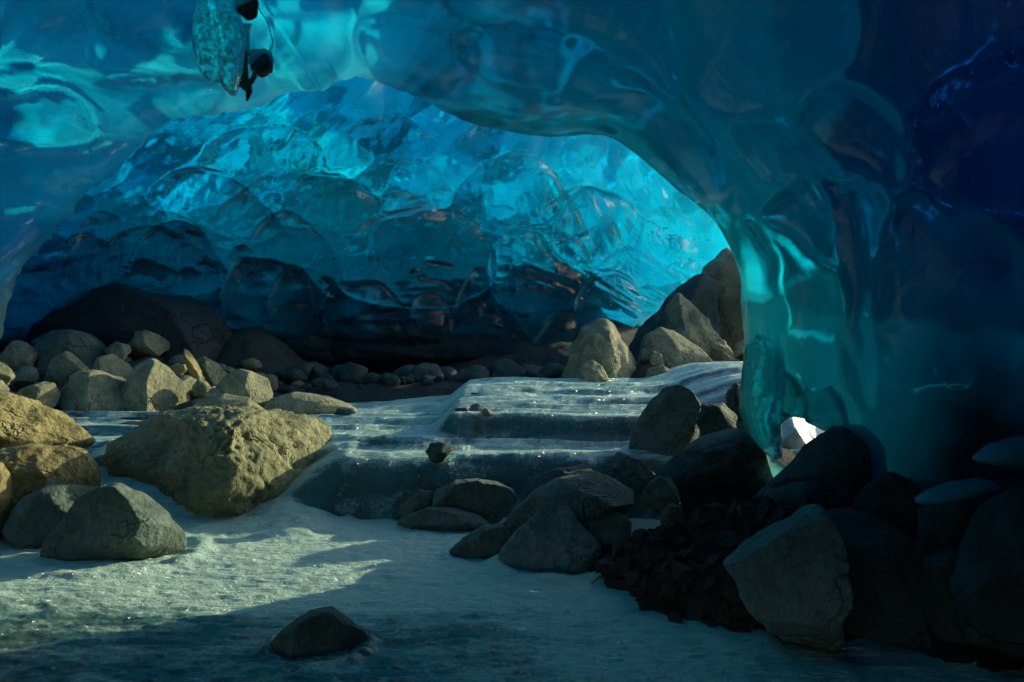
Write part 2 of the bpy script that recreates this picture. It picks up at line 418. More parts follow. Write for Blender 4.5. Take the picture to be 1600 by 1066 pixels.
    # weather side: thick towards the bed, thin in the upper middle
    T = np.interp(V, [-330, -100, 100, 250, 350, 450, 600], [0.5, 0.9, 1.1, 1.2, 1.6, 2.3, 2.6]) * np.interp(U, [-900, 0, 250, 500, 800, 1000, 1150, 1330], [1.3, 1.2, 1.25, 1.0, 0.8, 0.5, 0.28, 0.25])
    T = T * (1 + 0.35 * fbm(np.stack([u / 150, q / 120, 0 * u + 3], -1), 3, 51).reshape(U.shape))
    T[:, 0] = 0.12
    T[:, 1:14] = np.minimum(T[:, 1:14], np.linspace(0.2, 2.6, 13)[None, :])
    d = pt(u, q, np.ones_like(u)) - np.array([0, 0, CZ]); d /= np.linalg.norm(d, axis=1)[:, None]
    up = np.array([0, 0, 1.0]) * smooth(350, -100, q)[:, None]
    outp = pt(u, q, Y.ravel() + 0.1) + (d + 0.5 * up) * T.ravel()[:, None] + 0.0
    light_gate = np.interp(q, [100, 250, 330, 420, 520], [0.22, 0.32, 0.52, 0.9, 1.25]) * np.interp(u, [0, 350, 600, 800, 950, 1150], [1.1, 1.2, 1.0, 0.7, 0.25, 0.0])  # outer crust darkened by region to shape the glow of the wall
    shade_coat = smooth(505, 535, q + 14 * fbm(np.stack([u / 40, q / 40, 0 * u + 2], -1), 3, 58)) * np.interp(u, [-100, 100, 300, 430, 480, 815, 835, 1200], [0.7, 0.9, 0.8, 0.7, 1, 1, 0.25, 0.1])  # dark coat painted along the wall foot for the shade of the undercut
    n = nu * nv
    f1 = grid_faces(nu, nv, 0); f2 = grid_faces(nu, nv, n, flip=True)
    loop = [i * nv for i in range(nu)] + [(nu - 1) * nv + j for j in range(1, nv)] + [i * nv + nv - 1 for i in range(nu - 2, -1, -1)] + [j for j in range(nv - 2, 0, -1)]
    loop = np.array(loop); nx = np.roll(loop, -1)
    f3 = np.stack([loop, loop + n, nx + n, nx], -1)
    o = mesh_obj('ice_wall', np.vstack([inner, outp]), np.vstack([f1, f2, f3]), [M['blue_ice']], attrs={'outer': np.r_[np.zeros(n), np.ones(n)], 'light_gate': np.r_[np.zeros(n), light_gate], 'crest': np.r_[crest, np.zeros(n)], 'shade_coat': np.r_[shade_coat, np.zeros(n)]})
    return o
wall = build_ice_wall()
tag(wall, 'scalloped translucent blue ice wall vaulting over the black hollow behind the frozen stream', 'ice wall')

# ------------------------------------------------------------------ the near vault: smooth teal lobes round an arch, with the column on the right
EDGE = [(-90, 700), (-45, 600), (-15, 540), (5, 490), (30, 430), (62, 383), (110, 335), (170, 285), (250, 213), (320, 180), (390, 163), (450, 148), (520, 132), (580, 128), (640, 143), (690, 172), (760, 200), (860, 213), (945, 213),
        (1000, 245), (1050, 290), (1110, 338), (1140, 385), (1155, 430), (1159, 490), (1164, 560), (1161, 620), (1168, 662), (1186, 700), (1215, 760), (1265, 900), (1420, 1250), (1700, 1800)]
LOBES = [  # outline in photo pixels, bulge in metres, shoulder width in pixels
    ([(1142, 345), (1160, 420), (1165, 560), (1160, 640), (1190, 700), (1215, 600), (1224, 520), (1222, 470), (1205, 395), (1180, 352)], 0.10, 22),
    ([(1180, 352), (1222, 400), (1228, 520), (1235, 560), (1270, 620), (1310, 560), (1312, 480), (1292, 430), (1235, 378)], 0.09, 26),
    ([(1192, 345), (1210, 310), (1240, 288), (1275, 300), (1296, 370), (1306, 432), (1250, 385)], 0.08, 20),
    ([(1240, 285), (1262, 283), (1285, 305), (1290, 325), (1275, 335), (1255, 310)], 0.07, 12),
    ([(1275, 300), (1330, 268), (1365, 285), (1390, 350), (1386, 470), (1365, 590), (1345, 640), (1318, 560), (1306, 440)], 0.08, 30),
    ([(1248, 190), (1262, 150), (1290, 134), (1340, 142), (1385, 172), (1418, 215), (1428, 250), (1400, 290), (1340, 275), (1270, 225)], 0.10, 34),
    ([(1140, 192), (1200, 198), (1262, 222), (1325, 262), (1350, 290), (1275, 300), (1240, 290), (1195, 275), (1165, 240)], 0.07, 24),
    ([(1420, 190), (1500, 122), (1600, 78), (1750, 60), (1750, 420), (1600, 330), (1520, 330), (1440, 300)], 0.10, 60),
    ([(1385, 350), (1440, 310), (1520, 335), (1600, 400), (1600, 560), (1480, 600), (1380, 580)], 0.10, 60),
    ([(1020, 150), (1110, 210), (1140, 300), (1150, 350), (1110, 338), (1050, 290), (1000, 245), (945, 213), (860, 213), (760, 200), (700, 170), (860, 170)], -0.06, 30),
    ([(700, 60), (800, 40), (900, 55), (980, 100), (1050, 165), (1110, 215), (1135, 300), (1085, 300), (1000, 210), (930, 170), (830, 130), (740, 110)], 0.09, 26),
    ([(560, 45), (640, 30), (720, 60), (745, 105), (700, 150), (640, 130), (580, 110)], 0.07, 24),
    ([(680, -40), (900, -60), (1010, -20), (1040, 60), (1060, 150), (980, 95), (860, 45), (760, 45)], 0.09, 40),
    ([(1060, -80), (1300, -80), (1330, 60), (1300, 120), (1230, 180), (1120, 180), (1060, 100)], 0.10, 60),
    ([(-60, 150), (0, 150), (60, 143), (112, 146), (140, 175), (152, 205), (146, 222), (100, 224), (40, 228), (-60, 228)], 0.16, 18),
    ([(-80, 105), (0, 104), (80, 108), (170, 116), (300, 120), (350, 150), (300, 190), (240, 210), (160, 218), (150, 190), (112, 144), (40, 143), (-80, 140)], 0.12, 20),
    ([(-80, 230), (60, 228), (150, 222), (230, 212), (170, 285), (110, 335), (60, 385), (-80, 420)], 0.12, 24),
    ([(-80, 330), (30, 325), (85, 335), (60, 385), (20, 450), (-80, 480)], 0.14, 16),
    ([(40, -60), (130, -60), (140, 50), (60, 90), (40, 105), (-20, 100), (0, 40)], 0.10, 30),
    ([(140, -40), (300, -60), (300, 60), (250, 80), (190, 110), (150, 110), (150, 40)], 0.10, 26),
    ([(400, -60), (560, -60), (555, 30), (520, 128), (450, 146), (420, 120), (430, 40)], 0.10, 30),
]
RIDGES = [  # crests and cracks: line in photo pixels, height in metres, half width in pixels
    ([(1272, 138), (1310, 136), (1350, 150), (1392, 185), (1420, 222), (1430, 250)], 0.035, 4),
    ([(1288, 430), (1308, 470), (1312, 520), (1330, 570), (1352, 615), (1370, 660)], 0.05, 5),
    ([(1360, 285), (1385, 340), (1392, 410), (1380, 470)], 0.035, 4),
    ([(1212, 370), (1224, 440), (1222, 520), (1232, 580)], 0.03, 4),
    ([(1180, 345), (1240, 375), (1290, 425)], -0.04, 4),
    ([(1145, 195), (1180, 240), (1205, 280)], 0.03, 4),
    ([(1085, 250), (1115, 300), (1135, 345)], -0.03, 3),
    ([(1010, 10), (985, 55), (958, 88)], -0.05, 2.5),
    ([(700, 170), (790, 205), (860, 198), (940, 205), (1000, 240)], 0.03, 4),
    ([(760, 45), (860, 45), (960, 85), (1030, 150), (1080, 200)], 0.03, 5),
    ([(0, 104), (80, 108), (170, 116), (300, 120), (350, 150)], 0.04, 4),
    ([(1500, 330), (1440, 300), (1400, 340)], 0.03, 8),
]
def build_near_vault():
    ns, ntt = 620, 330
    E = curve_through(EDGE, ns)
    eq = np.stack([E[:, 0] / 70, E[:, 1] / 70, 0 * E[:, 0]], -1)
    E[:, :2] += (19 * smooth(900, 500, E[:, 0]) + 3)[:, None] * np.stack([fbm(eq, 4, 401, 0.6), fbm(eq, 4, 402, 0.6)], -1)
    dE = pt(E[:, 0], E[:, 1], np.ones(ns)) - np.array([0, 0, CZ]); dE /= np.linalg.norm(dE, axis=1)[:, None]
    back = np.array([0.0, -1.0, 0.05]); back /= np.linalg.norm(back)
    tt = np.interp(np.linspace(0, 1, ntt), [0, 0.82, 1.0], [0, 0.42, 1.0])
    om = np.arccos(np.clip(dE @ back, -1, 1))[:, None]
    D = (np.sin((1 - tt)[None, :] * om)[..., None] * dE[:, None, :] + np.sin(tt[None, :] * om)[..., None] * back) / np.sin(om)[..., None]
    # the room as an ellipsoid round the viewer
    C = np.array([-0.6, 0.8, 0.6]); A = np.array([2.7, 4.9, 2.55])
    o = (np.array([0, 0, CZ]) - C) / A; dd = D / A
    a = (dd ** 2).sum(-1); b = (dd @ o); c = (o ** 2).sum() - 1
    r = (-b + np.sqrt(b * b - a * c)) / a
    fwd = np.maximum(D[..., 1], 0.02)
    U = CX + F * D[..., 0] / fwd; V = HY - F * D[..., 2] / fwd
    u, q = U.ravel(), V.ravel()
    front = (D[..., 1] > 0.25).ravel()
    T2 = np.repeat(tt[None, :], ns, 0)
    h = np.zeros(len(u))
    P = np.stack([u, q], -1)
    wob = np.stack([9 * fbm(np.stack([u / 45, q / 45, 0 * u], -1), 2, 71), 9 * fbm(np.stack([u / 45, q / 45, 0 * u], -1), 2, 72)], -1)
    idx = np.where(front & (u > -300) & (u < 1900) & (q > -400) & (q < 900))[0]
    for poly, H, wd in LOBES:
        poly = curve_through(poly, len(poly) * 5, closed=True)
        sel = idx[(P[idx, 0] > poly[:, 0].min() - 40) & (P[idx, 0] < poly[:, 0].max() + 40) & (P[idx, 1] > poly[:, 1].min() - 40) & (P[idx, 1] < poly[:, 1].max() + 40)]
        if not len(sel): continue
        s = poly_sdf(P[sel] + wob[sel], poly)
        H = H * (1.8 if poly[:, 0].mean() < 600 else 1.7)
        h[sel] += np.where(s > 0, H * np.sqrt(1 - (1 - np.clip(s / (wd * 2.2), 0, 1)) ** 2), -0.25 * H * np.exp(s / 10))
    D3 = D.reshape(-1, 3)
    big = fbm(D3 * 3.2, 3, 81); mid = fbm(D3 * 9 + np.array([0, 0, 3]), 3, 82); small = fbm(D3 * 26, 2, 83)
    left = smooth(700, 300, u) * front
    h += 0.16 * big + (0.03 + 0.06 * left) * mid + (0.006 + 0.012 * left) * small
    near_sc = np.where(front & (u > -250) & (u < 900) & (q > -350) & (q < 700))[0]
    ang = lambda x, y: 0.15 + 0 * x; asp = lambda x, y: 1.5 + 0 * x
    uu, qq = u[near_sc] + 3 * wob[near_sc, 0], q[near_sc] + 3 * wob[near_sc, 1]
    sca = scallops(uu, qq, 120, ang, asp, 0.17, 0.7, 61, (-300, 800, -300, 700)) + scallops(uu, qq, 52, ang, asp, 0.06, 0.6, 62, (-300, 800, -300, 700))
    h[near_sc] += sca * smooth(760, 500, u[near_sc])
    for line, H, wd in RIDGES:
        ln = curve_through(line, len(line) * 8)
        sel = np.where(front & (u > ln[:, 0].min() - 30) & (u < ln[:, 0].max() + 30) & (q > ln[:, 1].min() - 30) & (q < ln[:, 1].max() + 30))[0]
        d2 = np.full(len(sel), 1e9)
        for k in range(len(ln) - 1):
            e = ln[k + 1] - ln[k]; vv = P[sel] - ln[k]
            tk = np.clip((vv @ e) / max(e @ e, 1e-9), 0, 1)
            d2 = np.minimum(d2, ((vv - tk[:, None] * e) ** 2).sum(1))
        h[sel] += H * np.exp(-d2 / (2 * wd * wd))
    crease = fbm(D3 * 6 + 5, 2, 84, ridged=True)
    h += 0.05 * smooth(0.55, 1.0, crease) * (0.5 + left)
    hg = h.reshape(ns, ntt)
    for _ in range(2):
        hg[1:-1, 1:-1] = 0.36 * hg[1:-1, 1:-1] + 0.16 * (hg[:-2, 1:-1] + hg[2:, 1:-1] + hg[1:-1, :-2] + hg[1:-1, 2:])
    h = hg.ravel()
    lip = np.sqrt(np.clip(1 - (1 - np.clip(T2 / 0.022, 0, 1)) ** 2, 0, 1)).ravel()
    rr = r.ravel() - h + 0.22 * (1 - lip)
    inner = np.array([0, 0, CZ]) + D3 * rr[:, None]
    # weather side
    Ux = np.where(D[..., 1] > 0.12, np.clip(U, -2500, 3500), np.where(D[..., 0] > 0, 3500, -2500))
    full = np.interp(Ux, [-2500, -900, -300, 300, 600, 900, 1120, 1250, 1380, 1500, 1700, 3500], [3, 1.2, 0.22, 0.20, 0.44, 1.12, 1.5, 1.15, 1.4, 2.2, 3.2, 4.5])
    full = full * np.where((U > 1080) & (D[..., 1] > 0.12), np.interp(V, [300, 480], [1, 0.62]), 1.0)
    T = full * np.interp(T2, [0, 0.012, 0.05, 0.10, 1], [0.45, 0.8, 1.0, 1.0, 1.0])
    T = T * (1 + 0.35 * fbm(D3 * 4, 3, 91).reshape(U.shape))
    light_gate = np.interp(Ux, [-2500, -900, -200, 400, 650, 900, 1200, 1400, 1600, 3500], [0.8, 0.4, 0.1, 0.1, 0.35, 0.55, 0.58, 0.66, 0.85, 1.1]).ravel()  # outer crust darkened by region to hold back daylight in the vault
    outp = np.array([0, 0, CZ]) + D3 * (r.ravel() + 0.22 * (1 - lip) + T.ravel())[:, None]
    outp += D3 * ((0.5 * np.clip(fbm(outp * 1.1, 3, 93), -0.2, 1) + 0.25 * np.clip(fbm(outp * 2.6, 2, 94), 0, 1)) * smooth(800, 550, u) * front * smooth(0.0, 0.06, T2.ravel()))[:, None]  # unseen outer bumps added to catch sun and brighten the left ice
    lowo = outp[:, 2] < -0.6; outp[lowo, 2] = -0.6
    lowi = inner[:, 2] < -0.5; inner[lowi, 2] = -0.5
    n = ns * ntt
    f1 = grid_faces(ns, ntt, 0); f2 = grid_faces(ns, ntt, n, flip=True)
    e0 = np.arange(ns - 1) * ntt
    f3 = np.stack([e0, e0 + n, e0 + n + ntt, e0 + ntt], -1)
    j = np.arange(ntt - 1)
    f4 = np.stack([j, j + 1, j + 1 + n, j + n], -1)
    k = (ns - 1) * ntt + j
    f5 = np.stack([k, k + n, k + 1 + n, k + 1], -1)
    # the gap at the column foot goes right through the ice
    hole = np.array([(1212, 672), (1218, 660), (1234, 653), (1256, 654), (1284, 666), (1302, 692), (1290, 735), (1240, 735), (1206, 708)])
    inh = (front & (poly_sdf(P, hole) > 0))
    kill = inh[f1 % n].any(1); f1k = f1[kill]; f1 = f1[~kill]
    f2 = f2[~inh[f2 % n].any(1)]
    ed = {}
    for q4 in f1k:
        for i in range(4):
            a_, b_ = int(q4[i]), int(q4[(i + 1) % 4])
            if (b_, a_) in ed: del ed[(b_, a_)]
            else: ed[(a_, b_)] = 1
    if ed: f5 = np.vstack([f5, np.array([(a_, b_, b_ + n, a_ + n) for a_, b_ in ed])])
    return mesh_obj('ice_vault', np.vstack([inner, outp]), np.vstack([f1, f2, f3, f4, f5]), [M['teal_ice']], attrs={'outer': np.r_[np.zeros(n), np.ones(n)], 'light_gate': np.r_[np.zeros(n), light_gate], 'shade_coat': np.r_[np.where(front, smooth(1340, 1500, u) * smooth(440, 700, q + 70 * fbm(np.stack([u / 70, q / 70, 0 * u], -1), 4, 95)), (D3[:, 0] > 0) * smooth(0.0, -0.15, D3[:, 2])) + 0.8 * front * smooth(250, 80, u) * smooth(330, 560, q + 60 * fbm(np.stack([u / 60, q / 60, 0 * u + 4], -1), 4, 96)), np.zeros(n)], 'clear': np.r_[np.where(front, smooth(700, 350, u) * 0.35, 0), np.zeros(n)]})  # dark coat paints shade onto the lower right and left foot
vault = build_near_vault()
tag(vault, 'smooth teal ice vault with lobed arch and thick column fading dark at the right', 'ice vault')

# ------------------------------------------------------------------ the frozen stream: stepped sheet of frosted ice
def stream_z(X, Y):
    def lip(y0, hgt, wdt, skew=0.0, amp=0.10, seed=1, x=None):
        yy = y0 + skew * X + amp * fbm(np.stack([X * 1.3, 0 * X, 0 * X], -1), 3, seed)
        t = np.clip((Y - yy) / wdt, 0, 1)
        return hgt * np.sqrt(1 - (1 - t) ** 2.2)
    z = 0.0 * X
    right = smooth(-1.45, -1.05, X)
    z = z + 0.36 * ((1 - right) * smooth(4.3, 5.6, Y + 0.1 * np.sin(X * 5)) + right * 0) + right * lip(4.95, 0.36, 0.22, 0.03, 0.10, 11)
    s2 = smooth(-0.62, -0.40, X)
    l2 = lip(5.55, 0.20, 0.16, 0.05, 0.09, 12)
    gentle = lip(5.35, 0.022, 0.08, 0, 0.08, 13) + lip(5.6, 0.016, 0.08, 0, 0.1, 14) + lip(5.9, 0.018, 0.08, 0, 0.1, 15) + lip(6.25, 0.016, 0.08, 0, 0.1, 16)
    z = z + s2 * l2 + (1 - s2) * gentle
    z = z + (0.15 + 0.85 * smooth(-1.7, 0.0, X)) * (lip(6.25, 0.055, 0.12, 0.05, 0.12, 17) + lip(6.85, 0.06, 0.14, 0.08, 0.15, 18) + lip(7.5, 0.03, 0.12, 0.05, 0.15, 19))
    for k_, y_ in enumerate((5.17, 5.3, 5.44, 5.62, 5.8, 5.96, 6.14, 6.36, 6.56, 6.8, 7.02, 7.26, 7.5, 7.8)):
        z = z + (0.022 + 0.012 * (k_ % 3)) * (lip(y_, 1.0, 0.05, 0.04 * (k_ % 2), 0.13, 30 + k_) - smooth(y_ + 0.05, y_ + 0.26, Y)) * smooth(4.9, 5.25, Y)
    z = z + 0.17 * smooth(1.2, 2.0, X) * smooth(5.2, 6.4, Y)
    return z

def build_stream():
    nx, ny = 760, 620
    inv = np.linspace(1 / 1.2, 1 / 8.8, ny)
    Yr = 1 / inv
    Xn = np.linspace(-1, 1, nx)
    Y = np.repeat(Yr[None, :], nx, 0); X = Xn[:, None] * (0.75 * Yr[None, :] + 0.25)
    z = stream_z(X, Y)
    P = np.stack([X.ravel(), Y.ravel(), 0 * X.ravel()], -1)
    gy = np.gradient(z, axis=1) / np.gradient(Y, axis=1)
    steep = np.clip(gy, 0, 3).ravel()
    lumps = fbm(P * np.array([7, 12, 1]), 4, 101); tiny = fbm(P * np.array([17, 44, 1]), 3, 102); tiny2 = fbm(P * np.array([5, 22, 1]), 2, 112)
    ripple = fbm(P * np.array([1.2, 14, 1]), 3, 103)
    near = 1 - smooth(4.6, 5.2, P[:, 1])
    z = z.ravel() + near * (0.004 * lumps + 0.009 * tiny + 0.006 * tiny2) + (1 - near) * (0.016 * ripple + 0.004 * tiny) + 0.02 * fbm(P * 1.4, 2, 104)
    z = z + 0.03 * np.clip(fbm(P * np.array([9, 5, 1]) + 3, 3, 105), -0.3, 1) * np.clip(steep, 0, 1)
    for cx_, cy_, rx_ in ((-0.69, 2.85, 0.18), (-2.0, 4.1, 0.38), (0.19, 3.9, 0.26), (-0.17, 4.1, 0.17), (-1.9, 5.1, 0.80)):
        rho = np.hypot((P[:, 0] - cx_), (P[:, 1] - cy_)) / rx_
        z = z + 0.03 * np.exp(-((rho - 1.0) / 0.16) ** 2) * (0.6 + 0.8 * fbm(P * 6, 2, 120))
    clearz = smooth(3.45, 2.9, P[:, 1] + 0.35 * fbm(P * 1.1, 2, 106)) * smooth(0.6, -0.3, P[:, 0])
    frost = 0.86 - 0.62 * np.clip(steep * 0.9, 0, 1) - 0.55 * clearz - 0.12 * (1 - near)
    o = mesh_obj('frozen_stream', np.stack([P[:, 0], P[:, 1], z], -1), grid_faces(nx, ny, 0), [M['stream']], attrs={'frost': frost})
    return o
tag(build_stream(), None, None, None, 'structure')

# ------------------------------------------------------------------ rocks
def outline_radius(poly):
    poly = np.asarray(poly, float)
    x, y = poly[:, 0], poly[:, 1]; x2, y2 = np.roll(x, -1), np.roll(y, -1)
    cr = x * y2 - x2 * y; A = cr.sum() / 2
    c = np.array([((x + x2) * cr).sum() / (6 * A), ((y + y2) * cr).sum() / (6 * A)])
    ang = np.linspace(0, 2 * np.pi, 361)
    d = np.stack([np.cos(ang), -np.sin(ang)], -1)
    R = np.zeros(361)
    for i in range(len(poly)):
        a, b = poly[i] - c, poly[(i + 1) % len(poly)] - c
        e = b - a
        den = d[:, 0] * e[1] - d[:, 1] * e[0]
        with np.errstate(divide='ignore', invalid='ignore'):
            t = (a[0] * e[1] - a[1] * e[0]) / den
            s = (a[0] * d[:, 1] - a[1] * d[:, 0]) / den
        ok = (t > 0) & (s >= -1e-6) & (s <= 1 + 1e-6)
        R = np.where(ok, np.maximum(R, np.where(np.isfinite(t), t, 0)), R)
    k = np.array([1, 2, 1]) / 4
    Rp = np.r_[R[-4:-1], R, R[1:4]]
    Rp = np.convolve(Rp, k, 'same'); Rp = np.convolve(Rp, k, 'same')
    return c, ang, Rp[3:-3]

_ico = {}
def ico(n):
    if n not in _ico:
        import bmesh
        bm = bmesh.new(); bmesh.ops.create_icosphere(bm, subdivisions=n, radius=1.0)
        v = np.array([x.co[:] for x in bm.verts]); f = np.array([[x.index for x in p.verts] for p in bm.faces])
        bm.free(); _ico[n] = (v, f)
    return _ico[n]

CONTROL = []   # (x, y, z) the bank has to carry
_rock_i = [0]
def rock(name, label, poly, Y, mat='grey', depth=0.8, cuts=5,  rough=0.035, group=None, sink=0.12, cat=None, planes=(), bank=True, sub=None, pits=0.0, parent=None, attrs=None, flutes=0.0):
    """A rock whose silhouette follows a traced outline at its own distance, with real depth, flat cuts and weathering."""
    _rock_i[0] += 1; seed = _rock_i[0] * 7 + 3
    r = np.random.default_rng(seed)
    c, ang, R = outline_radius(poly)
    poly = np.asarray(poly, float)
    wpx, hpx = np.ptp(poly[:, 0]), np.ptp(poly[:, 1])
    n = sub or (6 if wpx > 190 else 5 if wpx > 60 else 4 if wpx > 22 else 3)
    v, f = ico(n)
    R = R * 1.03; k = Y / F
    phi = np.arctan2(v[:, 2], v[:, 0]) % (2 * np.pi)
    m = np.hypot(v[:, 0], v[:, 2])
    RR = np.interp(phi, ang, R) * k
    Rm = R.mean() * k
    x = RR * m ** 0.85 * np.cos(phi); z = RR * m ** 0.85 * np.sin(phi)
    dep = depth * math.sqrt(wpx * hpx) * 0.5 * k * 1.15
    y = dep * np.sign(v[:, 1]) * np.abs(v[:, 1]) ** 0.8
    p = np.stack([x, y, z], -1)
    for _ in range(cuts + 4 if cuts >= 0 else 0):
        nn = r.normal(size=3); nn[1] = -abs(nn[1]) * 1.2 - 0.3 if r.random() < 0.7 else abs(nn[1]); nn[[0, 2]] *= 0.85; nn /= np.linalg.norm(nn)
        dist = p @ nn; lim = dist.max() * r.uniform(0.55, 0.82)
        over = np.clip(dist - lim, 0, None); p = p - np.outer(over * 0.92, nn)
    for nn, fr in planes:
        nn = np.asarray(nn, float); nn /= np.linalg.norm(nn)
        dist = p @ nn; lim = dist.max() * fr
        over = np.clip(dist - lim, 0, None); p = p - np.outer(over * 0.93, nn)
    # keep the traced silhouette after the cuts
    ph = np.arctan2(p[:, 2], p[:, 0]) % (2 * np.pi); rho = np.hypot(p[:, 0], p[:, 2])
    nb = 60; bi = np.minimum((ph / (2 * np.pi) * nb).astype(int), nb - 1)
    mx = np.zeros(nb); np.maximum.at(mx, bi, rho)
    cen = (np.arange(nb) + 0.5) / nb * 2 * np.pi
    ratio = np.clip(np.interp(cen, ang, R) * k / np.maximum(mx, 1e-4), 0.7, 1.8)
    ratio = np.convolve(np.r_[ratio[-2:], ratio, ratio[:2]], [0.2, 0.6, 0.2], 'same')[2:-2]
    sc_ = np.interp(ph, np.r_[cen[-1] - 2 * np.pi, cen, cen[0] + 2 * np.pi], np.r_[ratio[-1], ratio, ratio[0]])
    p[:, 0] *= sc_; p[:, 2] *= sc_
    q = p / max(Rm, 1e-3)
    nrm = v / np.linalg.norm(v, axis=1)[:, None]
    rough = rough * 1.5
    dsp = rough * fbm(q * 1.6 + seed, 5, seed) * 1.6 + rough * 0.8 * fbm(q * 3.1 + seed, 3, seed + 5, ridged=True) * 0.5
    if pits: dsp = dsp - pits * np.clip(fbm(q * 8 + seed, 4, seed + 9, 0.65), 0, 1) + pits * 0.6 * fbm(q * 20 + seed, 2, seed + 10)
    p = p + nrm * (dsp * Rm)[:, None]
    ctr = pt(c[0], c[1], Y)
    bot = p[:, 2].min()
    low = p[:, 2] < bot * 0.6
    p[:, 2] = np.where(low, p[:, 2] - sink * Rm * 0.5, p[:, 2])
    if flutes:
        p[:, 1] -= flutes * Rm * (np.abs(np.sin(p[:, 0] / Rm * 5.5 + 0.6 * np.sin(p[:, 2] / Rm * 2))) - 0.5) * (v[:, 1] < 0)
    o = mesh_obj(name, p, f, [M[mat]], parent=parent, attrs=attrs(len(p)) if attrs else None)
    o.location = ctr
    if parent is None: tag(o, label, cat or name.replace('_', ' '), group)
    if bank: CONTROL.append((ctr[0], ctr[1], ctr[2] + bot * 0.9))
    return o

B = 'boulder'
rock(B, 'big pitted khaki boulder standing alone at the edge of the frosted floor', [(148, 728), (165, 700), (200, 670), (245, 645), (300, 637), (360, 640), (420, 645), (460, 655), (485, 665), (500, 690), (515, 725), (530, 755), (541, 780), (530, 797), (480, 808), (430, 814), (370, 817), (310, 808), (250, 778), (200, 757), (160, 742)],
     5.15, 'rough', 0.8, 2, 0.03, planes=[((0.86, -0.42, 0.25), 0.48), ((-0.55, -0.78, 0.25), 0.58), ((-0.05, -0.3, 0.95), 0.86)], pits=0.075, bank=False)
rock(B, 'dark smooth humped boulder in front of the ochre rocks at the left edge', [(75, 872), (80, 850), (100, 815), (130, 775), (160, 760), (185, 757), (215, 775), (250, 805), (275, 835), (290, 860), (270, 868), (150, 877)], 4.1, 'grey', 0.75, 2, 0.03, planes=[((-0.2, -0.95, 0.3), 0.62)], bank=False)
rock(B, 'dark boulder half hidden behind the smooth hump at the lower left', [(15, 850), (18, 815), (45, 777), (80, 757), (130, 763), (160, 780), (160, 870), (40, 875)], 4.4, 'grey', 0.7, 3, bank=False)
rock(B, 'ochre rock with a sloping right side cut by the left edge of the view', [(-70, 660), (-30, 630), (0, 617), (40, 625), (80, 645), (115, 668), (142, 690), (130, 705), (60, 715), (-40, 740), (-80, 720)], 4.95, 'ochre', 0.8, 2, 0.05, pits=0.04, planes=[((0.6, -0.5, 0.6), 0.75)])
rock(B, 'orange brown block with an upright right face under the sloping ochre rock', [(-50, 725), (0, 705), (60, 697), (110, 700), (130, 712), (139, 740), (140, 765), (120, 790), (0, 830), (-60, 830)], 4.6, 'ochre', 0.8, 2, 0.04, planes=[((0.9, -0.4, 0.1), 0.6), ((-0.3, -0.9, 0.2), 0.75)], pits=0.02)
rock(B, 'round brown rock lowest at the left edge of the view', [(-60, 730), (0, 724), (14, 745), (17, 780), (5, 830), (-60, 850)], 4.4, 'ochre', 0.8, 2)
rock(B, 'pale sunlit rock with a dark left flank sitting on the upper ice', [(86, 630), (92, 603), (130, 582), (150, 581), (178, 592), (200, 610), (215, 635), (224, 657), (190, 661), (100, 661)], 6.9, 'khaki', 0.8, 2, 0.03, planes=[((0.85, -0.42, 0.32), 0.42), ((-0.3, -0.9, 0.3), 0.7)])
rock(B, 'tall upright rock with a bright right edge left of the big pitted boulder', [(196, 610), (213, 570), (235, 560), (255, 573), (275, 600), (285, 630), (290, 655), (225, 662), (205, 645)], 7.0, 'khaki', 0.8, 2, 0.03, planes=[((0.86, -0.42, 0.25), 0.42), ((-0.35, -0.9, 0.2), 0.7)])
rock(B, 'slanting rock with a thin lit crest behind the pale sunlit rock', [(140, 600), (158, 560), (175, 555), (190, 570), (205, 590), (217, 612), (217, 632), (205, 645), (150, 640)], 7.25, 'khaki', 0.8, 2, planes=[((0.85, -0.35, 0.4), 0.45)])
rock(B, 'broad dark rounded boulder topping the left rock bank', [(50, 570), (58, 532), (90, 516), (130, 517), (150, 528), (168, 550), (175, 568), (165, 600), (60, 600)], 8.0, 'grey', 0.7, 1, 0.02)
rock(B, 'hunched dark rock between the pale sunlit rock and the broad dark boulder', [(68, 610), (85, 562), (105, 549), (118, 563), (131, 578), (135, 605)], 7.4, 'khaki', 0.8, 3)
rock('stone', 'round stone at the left edge above the ochre rocks', [(-25, 570), (0, 566), (13, 577), (18, 590), (8, 600), (-25, 602)], 6.6, 'khaki', 0.9, 2)
rock('stone', 'small lit stone tucked under the round one at the left edge', [(-25, 596), (0, 594), (7, 605), (6, 620), (-25, 624)], 6.3, 'khaki', 0.9, 2)
rock(B, 'flat topped block with a lit right end behind the sloping ochre rock', [(15, 620), (40, 603), (65, 596), (82, 600), (86, 612), (80, 635), (70, 645), (30, 645)], 6.6, 'khaki', 0.8, 2, planes=[((0.9, -0.4, 0.1), 0.55), ((0, -0.2, 1), 0.6)])
rock('stone', 'angular stone with a lit ridge at the upper left of the bank', [(5, 560), (22, 533), (32, 532), (45, 545), (54, 552), (48, 566), (43, 585), (8, 585)], 7.7, 'khaki', 0.9, 4)
rock('stone', 'dark low stone beneath the angular ridged one on the left bank', [(18, 592), (40, 572), (52, 575), (60, 592), (50, 605), (22, 605)], 7.1, 'grey', 0.9, 2)
rock('stone', 'pale flat sided stone lying highest on the left bank', [(205, 540), (215, 525), (228, 518), (245, 523), (260, 534), (262, 545), (245, 555), (210, 555)], 8.1, 'khaki', 0.8, 2, planes=[((0.8, -0.5, 0.3), 0.45)])
